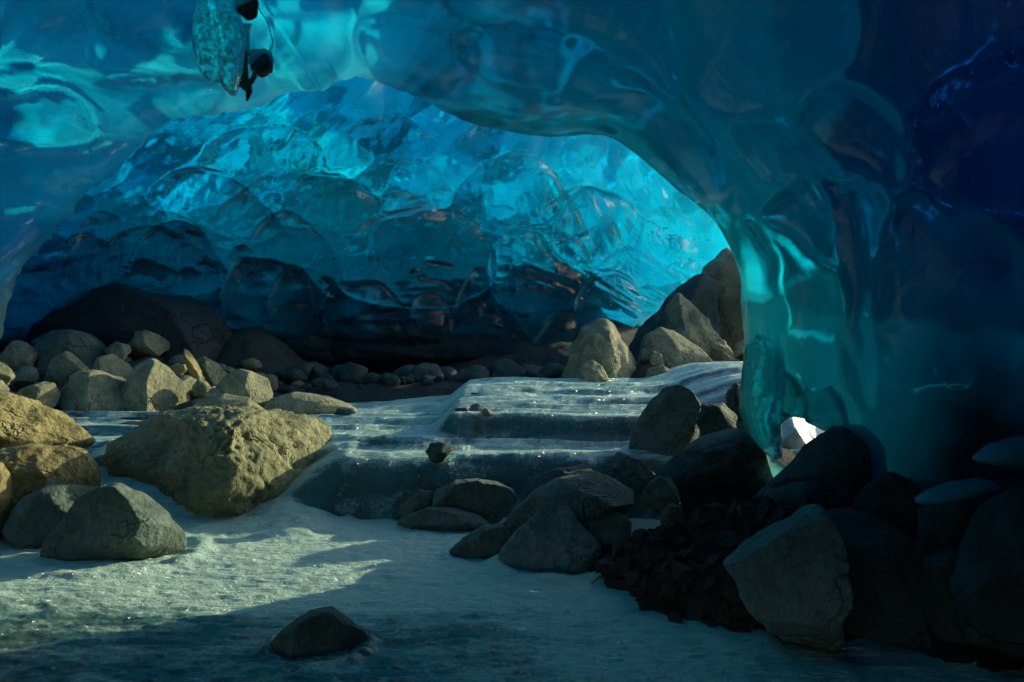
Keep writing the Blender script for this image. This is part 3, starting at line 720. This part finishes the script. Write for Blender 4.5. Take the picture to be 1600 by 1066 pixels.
rock('stone', 'rounded lit stone wedged right of the tall upright rock', [(264, 600), (275, 590), (290, 588), (302, 595), (308, 607), (302, 625), (290, 640), (268, 638)], 7.25, 'khaki', 0.8, 2, planes=[((0.85, -0.4, 0.2), 0.45)])
rock(B, 'rounded boulder with a bright right rim behind the big pitted boulder', [(335, 615), (352, 590), (375, 577), (395, 584), (412, 595), (419, 615), (421, 650), (400, 655), (345, 650)], 6.9, 'khaki', 0.8, 1, 0.03, planes=[((-0.25, -0.93, 0.25), 0.7), ((0.88, -0.38, 0.25), 0.55)])
rock('stone', 'low weathered slab peeping over the top of the big pitted boulder', [(292, 645), (312, 624), (345, 616), (385, 622), (410, 640), (400, 665), (300, 665)], 6.2, 'khaki', 0.8, 2, 0.04)
rock('stone', 'thin smooth wedge leaning in the dark behind the rounded rim boulder', [(306, 562), (318, 557), (338, 569), (353, 587), (345, 600), (330, 605), (312, 600)], 7.7, 'khaki', 0.7, 2, planes=[((0.75, -0.55, 0.3), 0.45)])
rock('stone', 'rusty splinter of rock standing steeply on the left bank', [(283, 544), (291, 547), (303, 563), (313, 585), (317, 598), (306, 602), (292, 580)], 7.5, 'ochre', 0.7, 4)
rock('stone', 'bright chip of stone lying under the rusty splinter', [(267, 577), (275, 569), (289, 570), (291, 578), (281, 588), (269, 585)], 7.35, 'khaki', 0.9, 4)
rock('stone', 'dim rough stone below the pale stone that lies highest on the left bank', [(165, 548), (182, 535), (200, 540), (205, 552), (196, 566), (170, 566)], 7.9, 'khaki', 0.8, 5)
rock('stone', 'small stone between the rusty splinter and the rounded lit stone', [(305, 603), (313, 595), (326, 602), (327, 612), (318, 620), (305, 618)], 7.1, 'khaki', 0.9, 3)
rock('stone', 'small pale stone at the left foot of the rounded rim boulder', [(322, 616), (330, 607), (342, 608), (350, 616), (346, 630), (322, 630)], 6.8, 'khaki', 0.9, 3)
rock('stone', 'low stone showing above the ice between the ochre rock and the pale sunlit rock', [(102, 652), (115, 644), (132, 648), (146, 657), (140, 665), (104, 665)], 6.6, 'grey', 0.9, 2)
rock('stone', 'smooth ice glazed hump beside the right rim of the big pitted boulder', [(405, 655), (425, 622), (460, 613), (510, 619), (545, 632), (557, 640), (550, 655), (480, 668), (410, 670)], 6.9, 'khaki', 0.8, 0, 0.01)
rock(B, 'huge black mass standing in for the dark hollow in the ice above the left rock bank', [(35, 560), (60, 505), (110, 458), (160, 438), (205, 432), (260, 448), (310, 475), (345, 510), (350, 590), (40, 600)], 8.5, 'black', 0.4, 1, 0.02, bank=False)  # black mass stands in for the shade of a hollow in the ice

# right of the stream
rock(B, 'dark leaning boulder in front of the right ice bank beside the column', [(983, 700), (990, 668), (1018, 628), (1045, 604), (1060, 601), (1080, 615), (1095, 637), (1102, 665), (1090, 705), (1040, 715)], 5.3, 'grey', 0.8, 2, 0.03, planes=[((-0.4, -0.85, 0.3), 0.75)])
rock(B, 'long rock with a pale lit crest above the sandy grey peaked rock', [(770, 850), (785, 822), (805, 795), (835, 768), (880, 748), (930, 741), (965, 752), (991, 768), (985, 800), (940, 830), (880, 850)], 4.25, 'grey', 0.8, 2, 0.03)
rock(B, 'sandy grey peaked rock at the corner of the frosted floor', [(776, 887), (783, 855), (810, 825), (845, 800), (870, 791), (890, 800), (910, 825), (935, 848), (942, 885), (900, 890), (820, 889)], 3.92, 'pale', 0.75, 1, 0.03, planes=[((-0.15, -0.95, 0.25), 0.7)], bank=False)
rock(B, 'low wedge rock pointing left from the sandy grey peaked rock', [(698, 864), (725, 841), (755, 823), (785, 821), (805, 850), (790, 870), (730, 870)], 4.1, 'grey', 0.8, 1, bank=False)
rock(B, 'flat rounded rock lying on the floor below the terrace face', [(615, 824), (630, 807), (670, 794), (710, 795), (750, 806), (768, 820), (720, 829), (650, 829)], 4.7, 'grey', 0.8, 1, 0.02, bank=False)
rock(B, 'ice coated blocky rock against the terrace face', [(675, 795), (680, 767), (710, 753), (745, 751), (775, 754), (800, 766), (806, 782), (792, 803), (770, 820), (745, 815), (700, 805)], 4.85, 'grey', 0.8, 4, bank=False)
rock('stone', 'pale frosted stone left of the ice coated blocky rock', [(608, 803), (622, 782), (650, 765), (678, 766), (684, 790), (660, 806)], 4.95, 'grey', 0.8, 2, bank=False)
rock(B, 'dark low rock behind the long rock with the pale crest', [(812, 790), (828, 750), (870, 733), (910, 729), (945, 745), (930, 790)], 4.65, 'dark', 0.8, 2)
rock(B, 'dark peaked rock on the terrace lip at the right', [(915, 760), (945, 720), (968, 707), (1000, 720), (1025, 745), (1010, 770)], 4.85, 'grey', 0.8, 2)
rock(B, 'dark rounded rock between the sandy peaked rock and the rubble heap', [(895, 830), (905, 803), (930, 796), (962, 797), (985, 815), (985, 860), (920, 860)], 4.1, 'grey', 0.8, 2)
rock('stone', 'heart shaped dark stone frozen to the first terrace lip', [(666, 706), (672, 694), (686, 692), (702, 693), (707, 702), (697, 714), (685, 724), (672, 718)], 5.05, 'dark', 0.8, 3, bank=False)
rock(B, 'small peaked rock standing alone in the near foreground ice', [(422, 1002), (440, 985), (480, 961), (512, 956), (530, 968), (560, 990), (574, 1003), (562, 1032), (525, 1066), (490, 1066), (450, 1030)], 2.85, 'grey', 0.9, 2, 0.04, planes=[((-0.5, -0.8, 0.3), 0.75), ((0.6, -0.7, 0.2), 0.75)], bank=False)
rock(B, 'angular boulder with a pale triangular face at the lower right', [(1136, 886), (1165, 864), (1230, 822), (1274, 796), (1293, 802), (1307, 850), (1313, 960), (1330, 1026), (1250, 1020), (1180, 962)], 2.85, 'pale', 0.8, 1, 0.035, planes=[((-0.35, -0.93, 0.15), 0.5)], bank=False)
rock(B, 'broad dark boulder leaning against the triangular pale face at the lower right', [(1296, 830), (1312, 810), (1350, 805), (1400, 824), (1460, 885), (1520, 950), (1545, 1048), (1420, 1050), (1318, 1040), (1300, 950)], 3.0, 'dark', 0.8, 2, 0.035, planes=[((0.5, -0.8, 0.2), 0.6)], bank=False)
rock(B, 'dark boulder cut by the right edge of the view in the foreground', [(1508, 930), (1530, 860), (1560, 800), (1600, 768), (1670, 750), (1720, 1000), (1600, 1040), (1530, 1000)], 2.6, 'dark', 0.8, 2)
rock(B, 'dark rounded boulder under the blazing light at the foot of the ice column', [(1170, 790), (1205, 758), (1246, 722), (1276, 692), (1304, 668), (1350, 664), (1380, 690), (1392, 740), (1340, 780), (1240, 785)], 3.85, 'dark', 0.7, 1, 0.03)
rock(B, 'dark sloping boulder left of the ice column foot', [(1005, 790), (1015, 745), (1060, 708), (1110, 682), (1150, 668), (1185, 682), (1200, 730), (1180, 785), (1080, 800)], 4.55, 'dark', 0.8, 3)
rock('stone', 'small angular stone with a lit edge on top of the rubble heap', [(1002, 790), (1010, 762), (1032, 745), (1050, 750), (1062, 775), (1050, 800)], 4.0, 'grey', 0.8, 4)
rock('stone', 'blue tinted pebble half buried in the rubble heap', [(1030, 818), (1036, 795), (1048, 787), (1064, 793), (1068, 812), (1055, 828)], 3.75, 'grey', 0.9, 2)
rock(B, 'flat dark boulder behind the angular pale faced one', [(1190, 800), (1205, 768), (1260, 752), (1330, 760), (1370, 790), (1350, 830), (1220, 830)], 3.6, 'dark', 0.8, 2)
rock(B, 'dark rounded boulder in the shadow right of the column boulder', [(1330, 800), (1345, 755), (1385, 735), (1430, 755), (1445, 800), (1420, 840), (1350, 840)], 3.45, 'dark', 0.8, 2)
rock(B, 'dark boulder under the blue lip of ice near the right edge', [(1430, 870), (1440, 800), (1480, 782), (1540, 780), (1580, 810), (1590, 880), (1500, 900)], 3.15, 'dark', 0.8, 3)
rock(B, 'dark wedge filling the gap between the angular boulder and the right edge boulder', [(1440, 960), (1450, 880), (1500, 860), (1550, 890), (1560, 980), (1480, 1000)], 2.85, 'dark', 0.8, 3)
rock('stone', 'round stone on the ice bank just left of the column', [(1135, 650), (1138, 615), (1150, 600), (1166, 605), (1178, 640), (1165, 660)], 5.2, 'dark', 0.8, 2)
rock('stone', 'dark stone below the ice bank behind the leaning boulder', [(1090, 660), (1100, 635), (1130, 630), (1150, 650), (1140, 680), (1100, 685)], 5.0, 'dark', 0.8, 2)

# behind the arch, right end
rock(B, 'steep rock with a rough lit ridge standing under the scalloped ice', [(870, 605), (888, 565), (900, 538), (915, 510), (945, 500), (962, 506), (977, 530), (995, 555), (1008, 577), (1006, 600), (985, 612)], 8.3, 'khaki', 0.8, 3, 0.085, planes=[((0.88, -0.36, 0.3), 0.45), ((-0.4, -0.85, 0.2), 0.65)])
rock('stone', 'small triangular rock with a hairline lit edge before the steep ridged rock', [(896, 612), (904, 577), (927, 561), (940, 574), (957, 606)], 7.9, 'khaki', 0.8, 2, planes=[((-0.3, -0.9, 0.2), 0.6)])
rock(B, 'smooth long rock with a bright rim sloping down towards the column', [(998, 565), (1008, 524), (1030, 512), (1052, 517), (1085, 540), (1108, 564), (1114, 582), (1095, 600), (1010, 600)], 8.75, 'khaki', 0.8, 1, 0.02, planes=[((-0.2, -0.9, 0.35), 0.7)])
rock('stone', 'low rock with a lit rounded end right of the steep ridged rock', [(1005, 605), (1012, 578), (1035, 571), (1050, 583), (1060, 605)], 8.05, 'khaki', 0.8, 1)
rock('stone', 'egg shaped grey stone resting before the smooth long rock', [(1016, 570), (1014, 556), (1023, 548), (1033, 554), (1038, 572)], 8.4, 'khaki', 0.9, 0)
rock('stone', 'dim round pebble left of the egg shaped stone', [(1000, 562), (1001, 550), (1009, 546), (1016, 553), (1015, 565)], 8.45, 'grey', 0.9, 1)
rock(B, 'craggy sloping slab reaching up to the last ice of the far wall', [(1040, 520), (1045, 482), (1060, 460), (1076, 464), (1100, 500), (1130, 545), (1165, 580), (1172, 610), (1060, 600)], 9.4, 'khaki', 0.8, 4, 0.10, planes=[((0.4, -0.7, 0.5), 0.6)])
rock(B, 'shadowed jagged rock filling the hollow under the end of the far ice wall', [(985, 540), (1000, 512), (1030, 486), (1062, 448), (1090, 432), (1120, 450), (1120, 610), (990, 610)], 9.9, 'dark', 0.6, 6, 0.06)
rock(B, 'tall dark crag closing the gap between the far wall and the column', [(1070, 600), (1066, 470), (1098, 428), (1140, 405), (1180, 405), (1240, 450), (1250, 610)], 10.2, 'khaki', 0.6, 5, 0.10)
rock('stone', 'pale pebble just left of the column under the tall crag', [(1146, 560), (1150, 537), (1162, 531), (1172, 542), (1170, 562)], 8.9, 'khaki', 0.9, 2)

# ------------------------------------------------------------------ the bank: bare gravel ground that carries the rocks and runs on outside the cave
def build_ground():
    r = np.random.default_rng(5)
    ctrl = list(CONTROL)
    for x in np.linspace(-3, 1.2, 12):
        for y in np.linspace(0.5, 4.6, 9):
            if x < 1.0 + (4.2 - y) * 0.05 and x > -2.6: ctrl.append((x, y, -0.12))
    for x in np.linspace(0.6, 1.9, 7):
        for y in (1.4, 1.8, 2.15, 2.4): ctrl.append((x, y, -0.2))
    for x in np.linspace(-1.3, 0.9, 12):
        for y in (4.6, 4.8, 5.0, 5.15): ctrl.append((x, y, -0.2))
    for x in np.linspace(-2.2, 1.4, 9):
        for y in np.linspace(5.2, 7.6, 6):
            ctrl.append((x, y, float(stream_z(np.array([x]), np.array([y]))[0]) - 0.10))
    for x in np.linspace(-1.6, 0.6, 8): ctrl.append((x, 8.3, 0.66)); ctrl.append((x, 8.9, 0.66)); ctrl.append((x, 9.6, 0.7)); ctrl.append((x, 10.6, 1.1)); ctrl.append((x, 12, 2.2))
    for x in np.linspace(-8, -4, 5):
        for y in (2, 4, 6, 8): ctrl.append((x, y, 0.25 + 0.07 * y))
    for y in (8, 9, 10, 12): ctrl.append((-3, y, 0.35 + (y - 7) * 0.45)); ctrl.append((-5, y, 0.35 + (y - 7) * 0.45))
    for x, y in ((2.2, 6), (3, 6), (4, 6), (3, 8), (5, 8), (3, 4.8), (6, 6), (6, 10), (8, 7), (4, 4.6)): ctrl.append((x, y, 0.45))
    for x, y, zz in ((0.62, 3.75, 0.12), (0.85, 3.75, 0.3), (1.05, 3.6, 0.34), (1.25, 3.5, 0.34), (0.8, 3.45, 0.12), (1.0, 3.25, 0.16)): ctrl.append((x, y, zz))
    for x, y in ((2.0, 3), (2.7, 2), (2.7, 0), (2, 3.8)): ctrl.append((x, y, 0.45))
    ctrl = np.array(ctrl)
    near = np.linspace(-6, 6, 190)
    xs = np.r_[-420, -200, -90, -40, -20, -12, -8.5, near, 8.5, 12, 20, 40, 90, 200, 420]
    ny = np.linspace(0.2, 12, 190)
    ys = np.r_[-420, -200, -90, -40, -20, -10, -5, -2, ny, 14, 18, 25, 40, 90, 200, 420]
    X, Y = np.meshgrid(xs, ys, indexing='ij')
    x, y = X.ravel(), Y.ravel()
    def height(x, y):
        num = np.zeros(len(x)); den = np.zeros(len(x))
        for cx_, cy_, cz_ in ctrl:
            wgt = 1 / (((x - cx_) ** 2 + (y - cy_) ** 2) + 0.03) ** 1.8
            num += wgt * cz_; den += wgt
        z = num / den
        far = smooth(12, 40, np.hypot(x, y - 5))
        z = z * (1 - far) + 0.3 * far
        P = np.stack([x, y, 0 * x], -1)
        return z + (0.05 * fbm(P * 3, 4, 201) + 0.03 * fbm(P * 9, 2, 202)) * (1 - far)
    z = height(x, y)
    o = mesh_obj('ground', np.stack([x, y, z], -1), grid_faces(len(xs), len(ys), 0), [M['gravel']])
    tag(o, None, None, None, 'structure')
    return height
ground_z = build_ground()

# ------------------------------------------------------------------ clear ice at the foot of the column and other small ice
def clear_mat(name, sigma, rough=0.03, frost=0.25):
    m, t = new_mat(name)
    b = t.n['Principled BSDF']
    b.inputs['Base Color'].default_value = (1, 1, 1, 1); b.inputs['Transmission Weight'].default_value = 1.0
    b.inputs['IOR'].default_value = 1.31; b.inputs['Roughness'].default_value = rough
    geo = t.new('ShaderNodeNewGeometry'); pos = geo.outputs['Position']
    bn = t.new('ShaderNodeBump'); bn.inputs['Strength'].default_value = 0.25; bn.inputs['Distance'].default_value = 0.02
    t.link(t.noise(pos, 22.0, 4, 0.6, 0.5), bn.inputs['Height']); t.link(bn.outputs[0], b.inputs['Normal'])
    d = t.new('ShaderNodeBsdfDiffuse'); d.inputs[0].default_value = (0.6, 0.68, 0.66, 1); t.link(bn.outputs[0], d.inputs['Normal'])
    tr = t.new('ShaderNodeBsdfTranslucent'); tr.inputs[0].default_value = (0.7, 0.8, 0.78, 1); t.link(bn.outputs[0], tr.inputs['Normal'])
    m0 = t.new('ShaderNodeMixShader'); m0.inputs[0].default_value = 0.6; t.link(d.outputs[0], m0.inputs[1]); t.link(tr.outputs[0], m0.inputs[2])
    mx = t.new('ShaderNodeMixShader')
    t.link(t.math('MULTIPLY', t.range(t.noise(pos, 45.0, 4, 0.7), 0.45, 0.7), frost * 2, clamp=True), mx.inputs[0])
    t.link(b.outputs[0], mx.inputs[1]); t.link(m0.outputs[0], mx.inputs[2])
    t.link(mx.outputs[0], t.n['Material Output'].inputs['Surface'])
    va = t.new('ShaderNodeVolumeAbsorption'); dens = max(sigma) * 1.001
    va.inputs['Color'].default_value = c4([1 - x / dens for x in sigma]); va.inputs['Density'].default_value = dens
    t.link(va.outputs[0], t.n['Material Output'].inputs['Volume'])
    return m
M['clear_ice'] = clear_mat('clear ice', (3.0, 1.2, 1.1))
M['teal_clear'] = clear_mat('teal clear ice', (9.0, 1.0, 0.6), frost=0.7)
M['grey_ice'] = clear_mat('silty ice', (2.6, 2.0, 2.2), frost=0.8)
def glare_white():
    m, t = new_mat('sun glare white')  # bright white surface standing in for sun glare
    b = t.n['Principled BSDF']; b.inputs['Base Color'].default_value = (0.88, 0.93, 0.93, 1)
    b.inputs['Roughness'].default_value = 0.36; b.inputs['IOR'].default_value = 1.31; b.inputs['Specular IOR Level'].default_value = 0.5
    geo = t.new('ShaderNodeNewGeometry')
    bn = t.new('ShaderNodeBump'); bn.inputs['Strength'].default_value = 0.2; bn.inputs['Distance'].default_value = 0.02
    t.link(t.noise(geo.outputs['Position'], 30.0, 3), bn.inputs['Height']); t.link(bn.outputs[0], b.inputs['Normal'])
    return m
M['glare_white'] = glare_white()
def tongue_mat():
    m, t = new_mat('smooth teal ice lip')
    b = t.n['Principled BSDF']; b.inputs['Base Color'].default_value = (0.08, 0.33, 0.40, 1)
    b.inputs['Roughness'].default_value = 0.22; b.inputs['IOR'].default_value = 1.31
    b.inputs['Transmission Weight'].default_value = 0.25
    return m
M['tongue'] = tongue_mat()
ICE = dict(cuts=-1, rough=0.02, sink=0.0, bank=False)
rock('silty_foot', None, [(1158, 640), (1162, 590), (1166, 540), (1195, 520), (1222, 545), (1226, 590), (1219, 640), (1214, 685), (1222, 712), (1208, 716), (1190, 702), (1176, 686), (1164, 665)], 4.22, 'clear_ice', 0.55, parent=vault, **ICE)
rock('ice_bell', None, [(1208, 668), (1213, 630), (1220, 595), (1230, 580), (1250, 595), (1265, 625), (1272, 648), (1262, 655), (1235, 650)], 4.2, 'clear_ice', 0.8, parent=vault, **ICE)
rock('ice_bell', None, [(1262, 660), (1266, 625), (1276, 600), (1300, 596), (1320, 615), (1334, 645), (1338, 662), (1310, 675), (1285, 672)], 4.1, 'clear_ice', 0.8, parent=vault, **ICE)
rock('sun_glare_lump', 'white lump added for the sun glare in the gap at the foot of the column', [(1195, 720), (1200, 680), (1215, 655), (1250, 640), (1290, 655), (1310, 690), (1300, 730)], 5.5, 'glare_white', 0.9, cat='sun glare lump', planes=[((0.68, -0.46, 0.56), 0.3)], **dict(ICE, rough=0.06))  # added white lump stands in for the sun burst behind the gap
rock('ice_curtain', 'fluted curtain of clear teal ice hanging from the roof at the upper left', [(290, -30), (345, -45), (372, 0), (380, 60), (378, 110), (368, 150), (355, 148), (345, 128), (325, 125), (308, 105), (300, 60)], 3.42, 'teal_clear', 0.35, cat='ice curtain', flutes=0.22, **ICE)
rock('embedded_rock', 'dark wedge of rock frozen into the roof right of the fluted ice curtain', [(386, 76), (405, 74), (428, 62), (431, 85), (422, 108), (408, 120), (392, 108)], 3.68, 'dark', 0.6, cuts=1, bank=False, cat='embedded rock')
rock('embedded_rock', 'dark rock stuck in the roof at the top edge of the view above the curtain', [(362, -20), (395, -30), (402, 5), (398, 22), (384, 28), (368, 14)], 3.36, 'dark', 0.6, cuts=2, bank=False, cat='embedded rock')
rock('ice_tongue', 'blue glossy lip of ice lying over the dark boulder near the right edge', [(1426, 786), (1455, 768), (1500, 754), (1540, 748), (1564, 757), (1552, 772), (1490, 779), (1445, 788)], 2.95, 'tongue', 0.9, cat='ice tongue', **ICE)
rock('ice_tongue', 'rounded blue bulge of ice cut by the right edge of the view', [(1520, 720), (1555, 694), (1605, 682), (1660, 688), (1665, 735), (1570, 732)], 2.7, 'tongue', 0.9, cat='ice tongue', **ICE)

# ------------------------------------------------------------------ small stones, each its own object
def scatter(label, group, spots, mat, size, name='pebble', fn=None):
    r = np.random.default_rng(len(group))
    protos = []
    for k in range(6):
        v, f = ico(3)
        p = v * np.array([1, r.uniform(0.7, 1.0), r.uniform(0.55, 0.8)])
        for _ in range(7):
            nn = r.normal(size=3); nn /= np.linalg.norm(nn); dist = p @ nn
            p = p - np.outer(np.clip(dist - dist.max() * r.uniform(0.6, 0.85), 0, None) * 0.9, nn)
        p = p + v * (0.06 * fbm(v * 2 + k * 9, 3, 300 + k))[:, None]
        protos.append((p, f))
    made = {}
    for i, (x, y) in enumerate(spots):
        k = i % 6
        if k not in made:
            o = mesh_obj(name, protos[k][0], protos[k][1], [M[mat]]); made[k] = o
        else:
            o = made[k].copy(); sc.collection.objects.link(o)
        sz = size * r.uniform(0.55, 1.5)
        z = float(ground_z(np.array([x]), np.array([y]))[0]) if fn is None else float(fn(np.array([x]), np.array([y]))[0])
        o.location = (x, y, z + sz * 0.25); o.scale = (sz, sz, sz)
        o.rotation_euler = (r.uniform(-0.4, 0.4), r.uniform(-0.4, 0.4), r.uniform(0, 6.28))
        tag(o, label, name, group)
r = np.random.default_rng(77)
scatter('dim pebble among many on the dark strip of gravel under the far ice wall', 'pebbles under the far ice wall',
        [(x, 8.15 + 0.5 * r.random() + 0.25 * max(0, x)) for x in r.uniform(-2.6, 1.3, 70)], 'dark', 0.075)
scatter('small rough stone wedged between the boulders of the left rock bank', 'small stones of the left rock bank',
        [(x, 7.25 + 1.2 * r.random()) for x in r.uniform(-5.2, -2.2, 70)], 'khaki', 0.085, name='stone')
scatter('dark wet pebble among many between the far rocks and the ice bank', 'wet pebbles by the far rocks',
        [(x, 7.9 + 0.9 * r.random()) for x in r.uniform(1.45, 2.6, 50)], 'gravel', 0.055)
scatter('dim rounded rock among several at the dark foot of the far ice wall', 'dim rocks at the foot of the far ice wall',
        [(x, 8.45 + 0.5 * r.random() + 0.15 * max(0, x)) for x in np.linspace(-2.4, 0.75, 24) + r.uniform(-0.08, 0.08, 24)], 'dark', 0.17, name='rock')

# ------------------------------------------------------------------ the heap of dark shards right of the frosted floor
def build_rubble():
    r = np.random.default_rng(31)
    V, Fc = [], []
    tri = np.array([(0.46, 3.72), (1.30, 3.85), (1.35, 3.35), (0.92, 2.95), (0.60, 3.30)])
    base = np.array([[-1, -1, -1], [1, -1, -1], [1, 1, -1], [-1, 1, -1], [-1, -1, 1], [1, -1, 1], [1, 1, 1], [-1, 1, 1]], float)
    q = np.array([[0, 3, 2, 1], [4, 5, 6, 7], [0, 1, 5, 4], [1, 2, 6, 5], [2, 3, 7, 6], [3, 0, 4, 7]])
    n = 0
    while n < 3200:
        x, y = r.uniform(0.2, 1.5), r.uniform(2.7, 4.0)
        d = poly_sdf(np.array([[x, y]]), tri)[0]
        if d < -0.22 or (d < 0.0 and r.random() < 0.8 - 2.0 * d) or (d < 0.05 and r.random() < 0.4): continue
        g = float(ground_z(np.array([x]), np.array([y]))[0])
        s3 = np.array([r.uniform(0.02, 0.07), r.uniform(0.012, 0.035), r.uniform(0.008, 0.022)]) * r.choice([0.22, 0.3, 0.4, 0.55, 0.8, 1.0, 1.5])
        p = base * s3 * (1 + r.uniform(-0.3, 0.3, base.shape))
        a, b, c = r.uniform(0, 6.28), r.normal(0.45, 0.35), r.normal(0, 0.4)
        Rz = np.array([[math.cos(a), -math.sin(a), 0], [math.sin(a), math.cos(a), 0], [0, 0, 1]])
        Ry = np.array([[math.cos(b), 0, math.sin(b)], [0, 1, 0], [-math.sin(b), 0, math.cos(b)]])
        Rx = np.array([[1, 0, 0], [0, math.cos(c), -math.sin(c)], [0, math.sin(c), math.cos(c)]])
        p = p @ (Rz @ Ry @ Rx).T + np.array([x, y, g + r.uniform(-0.005, 0.06)])
        V.append(p); Fc.append(q + 8 * n); n += 1
    o = mesh_obj('rubble', np.vstack(V), np.vstack(Fc), [M['shard']], smooth_shade=False)
    tag(o, None, None, None, 'stuff')
M['shard'] = rock_mat('dark red shards', (0.07, 0.06, 0.055), (0.03, 0.03, 0.032), scale=3.0)
build_rubble()

# ------------------------------------------------------------------ stones on the upper ice, and the root hanging from the roof
rock('stone', 'grey rounded stone of the trio lying on the second ice step', [(732, 645), (735, 634), (746, 631), (757, 636), (760, 646)], 5.75, 'grey', 0.9, 1, bank=False)
rock('stone', 'small pointed stone right of the rounded one on the second ice step', [(752, 647), (758, 638), (766, 642), (770, 648)], 5.65, 'khaki', 0.9, 2, bank=False)
rock('stone', 'flat black stone left of the rounded one on the second ice step', [(705, 646), (714, 638), (728, 637), (734, 646)], 5.8, 'dark', 0.9, 2, bank=False)
rock('stone', 'black slab lying on the ice behind the trio of stones', [(716, 624), (728, 615), (765, 613), (772, 618), (740, 628)], 6.9, 'dark', 0.9, 2, bank=False)
rock('stone', 'tiny cube shaped stone standing on the topmost ice step', [(974, 612), (974, 604), (983, 603), (985, 611)], 7.3, 'dark', 0.9, 1, bank=False)
rock('stone', 'black stone poking from the ice beside the smooth glazed hump', [(520, 648), (530, 638), (552, 638), (556, 646), (535, 650)], 6.6, 'dark', 0.9, 2, bank=False)

def tube(name, pts, rad, mat, parent=None, seg=8):
    p = np.asarray(pts, float); n = len(p); V = []
    for i in range(n):
        d = p[min(i + 1, n - 1)] - p[max(i - 1, 0)]; d /= np.linalg.norm(d)
        a = np.cross(d, [0.3, 1, 0.2]); a /= np.linalg.norm(a); b = np.cross(d, a)
        for k in range(seg):
            th = 2 * math.pi * k / seg
            V.append(p[i] + rad[i] * (math.cos(th) * a + math.sin(th) * b))
    V = np.array(V)
    V += 0.25 * np.repeat(rad, seg)[:, None] * np.stack([vnoise(V * 40, 1), vnoise(V * 40, 2), vnoise(V * 40, 3)], -1)
    f = []
    for i in range(n - 1):
        for k in range(seg):
            f.append((i * seg + k, i * seg + (k + 1) % seg, (i + 1) * seg + (k + 1) % seg, (i + 1) * seg + k))
    return mesh_obj(name, V, f, [M[mat]], parent=parent)
M['root'] = rock_mat('brown root', (0.34, 0.24, 0.14), (0.16, 0.11, 0.07), scale=6.0)
def px_line(l, Y): return np.array([pt(a, b, Y + c) for a, b, c in l])
root = tube('hanging_root', px_line([(378, 20, 0.12), (381, 70, 0.06), (377, 100, 0), (376, 122, 0), (384, 132, 0), (389, 143, 0), (386, 158, 0)], 3.55), [0.015, 0.02, 0.032, 0.035, 0.024, 0.015, 0.004], 'root')
tag(root, 'ragged brown root hanging from the roof beside the fluted ice curtain', 'root')
tube('branch', px_line([(384, 132, 0), (393, 128, 0), (398, 118, 0.02), (398, 108, 0.05)], 3.55), [0.018, 0.014, 0.012, 0.005], 'root', root)
tube('branch', px_line([(376, 120, 0), (370, 132, 0), (368, 145, 0)], 3.55), [0.022, 0.016, 0.004], 'root', root)
twig = tube('twig', np.array([(0.36, 3.60, 0.005), (0.40, 3.62, 0.03), (0.44, 3.61, 0.02), (0.47, 3.64, 0.03)]), [0.004, 0.006, 0.006, 0.003], 'root')
tag(twig, 'short dry twig lying on the ice at the tip of the rubble heap', 'twig')
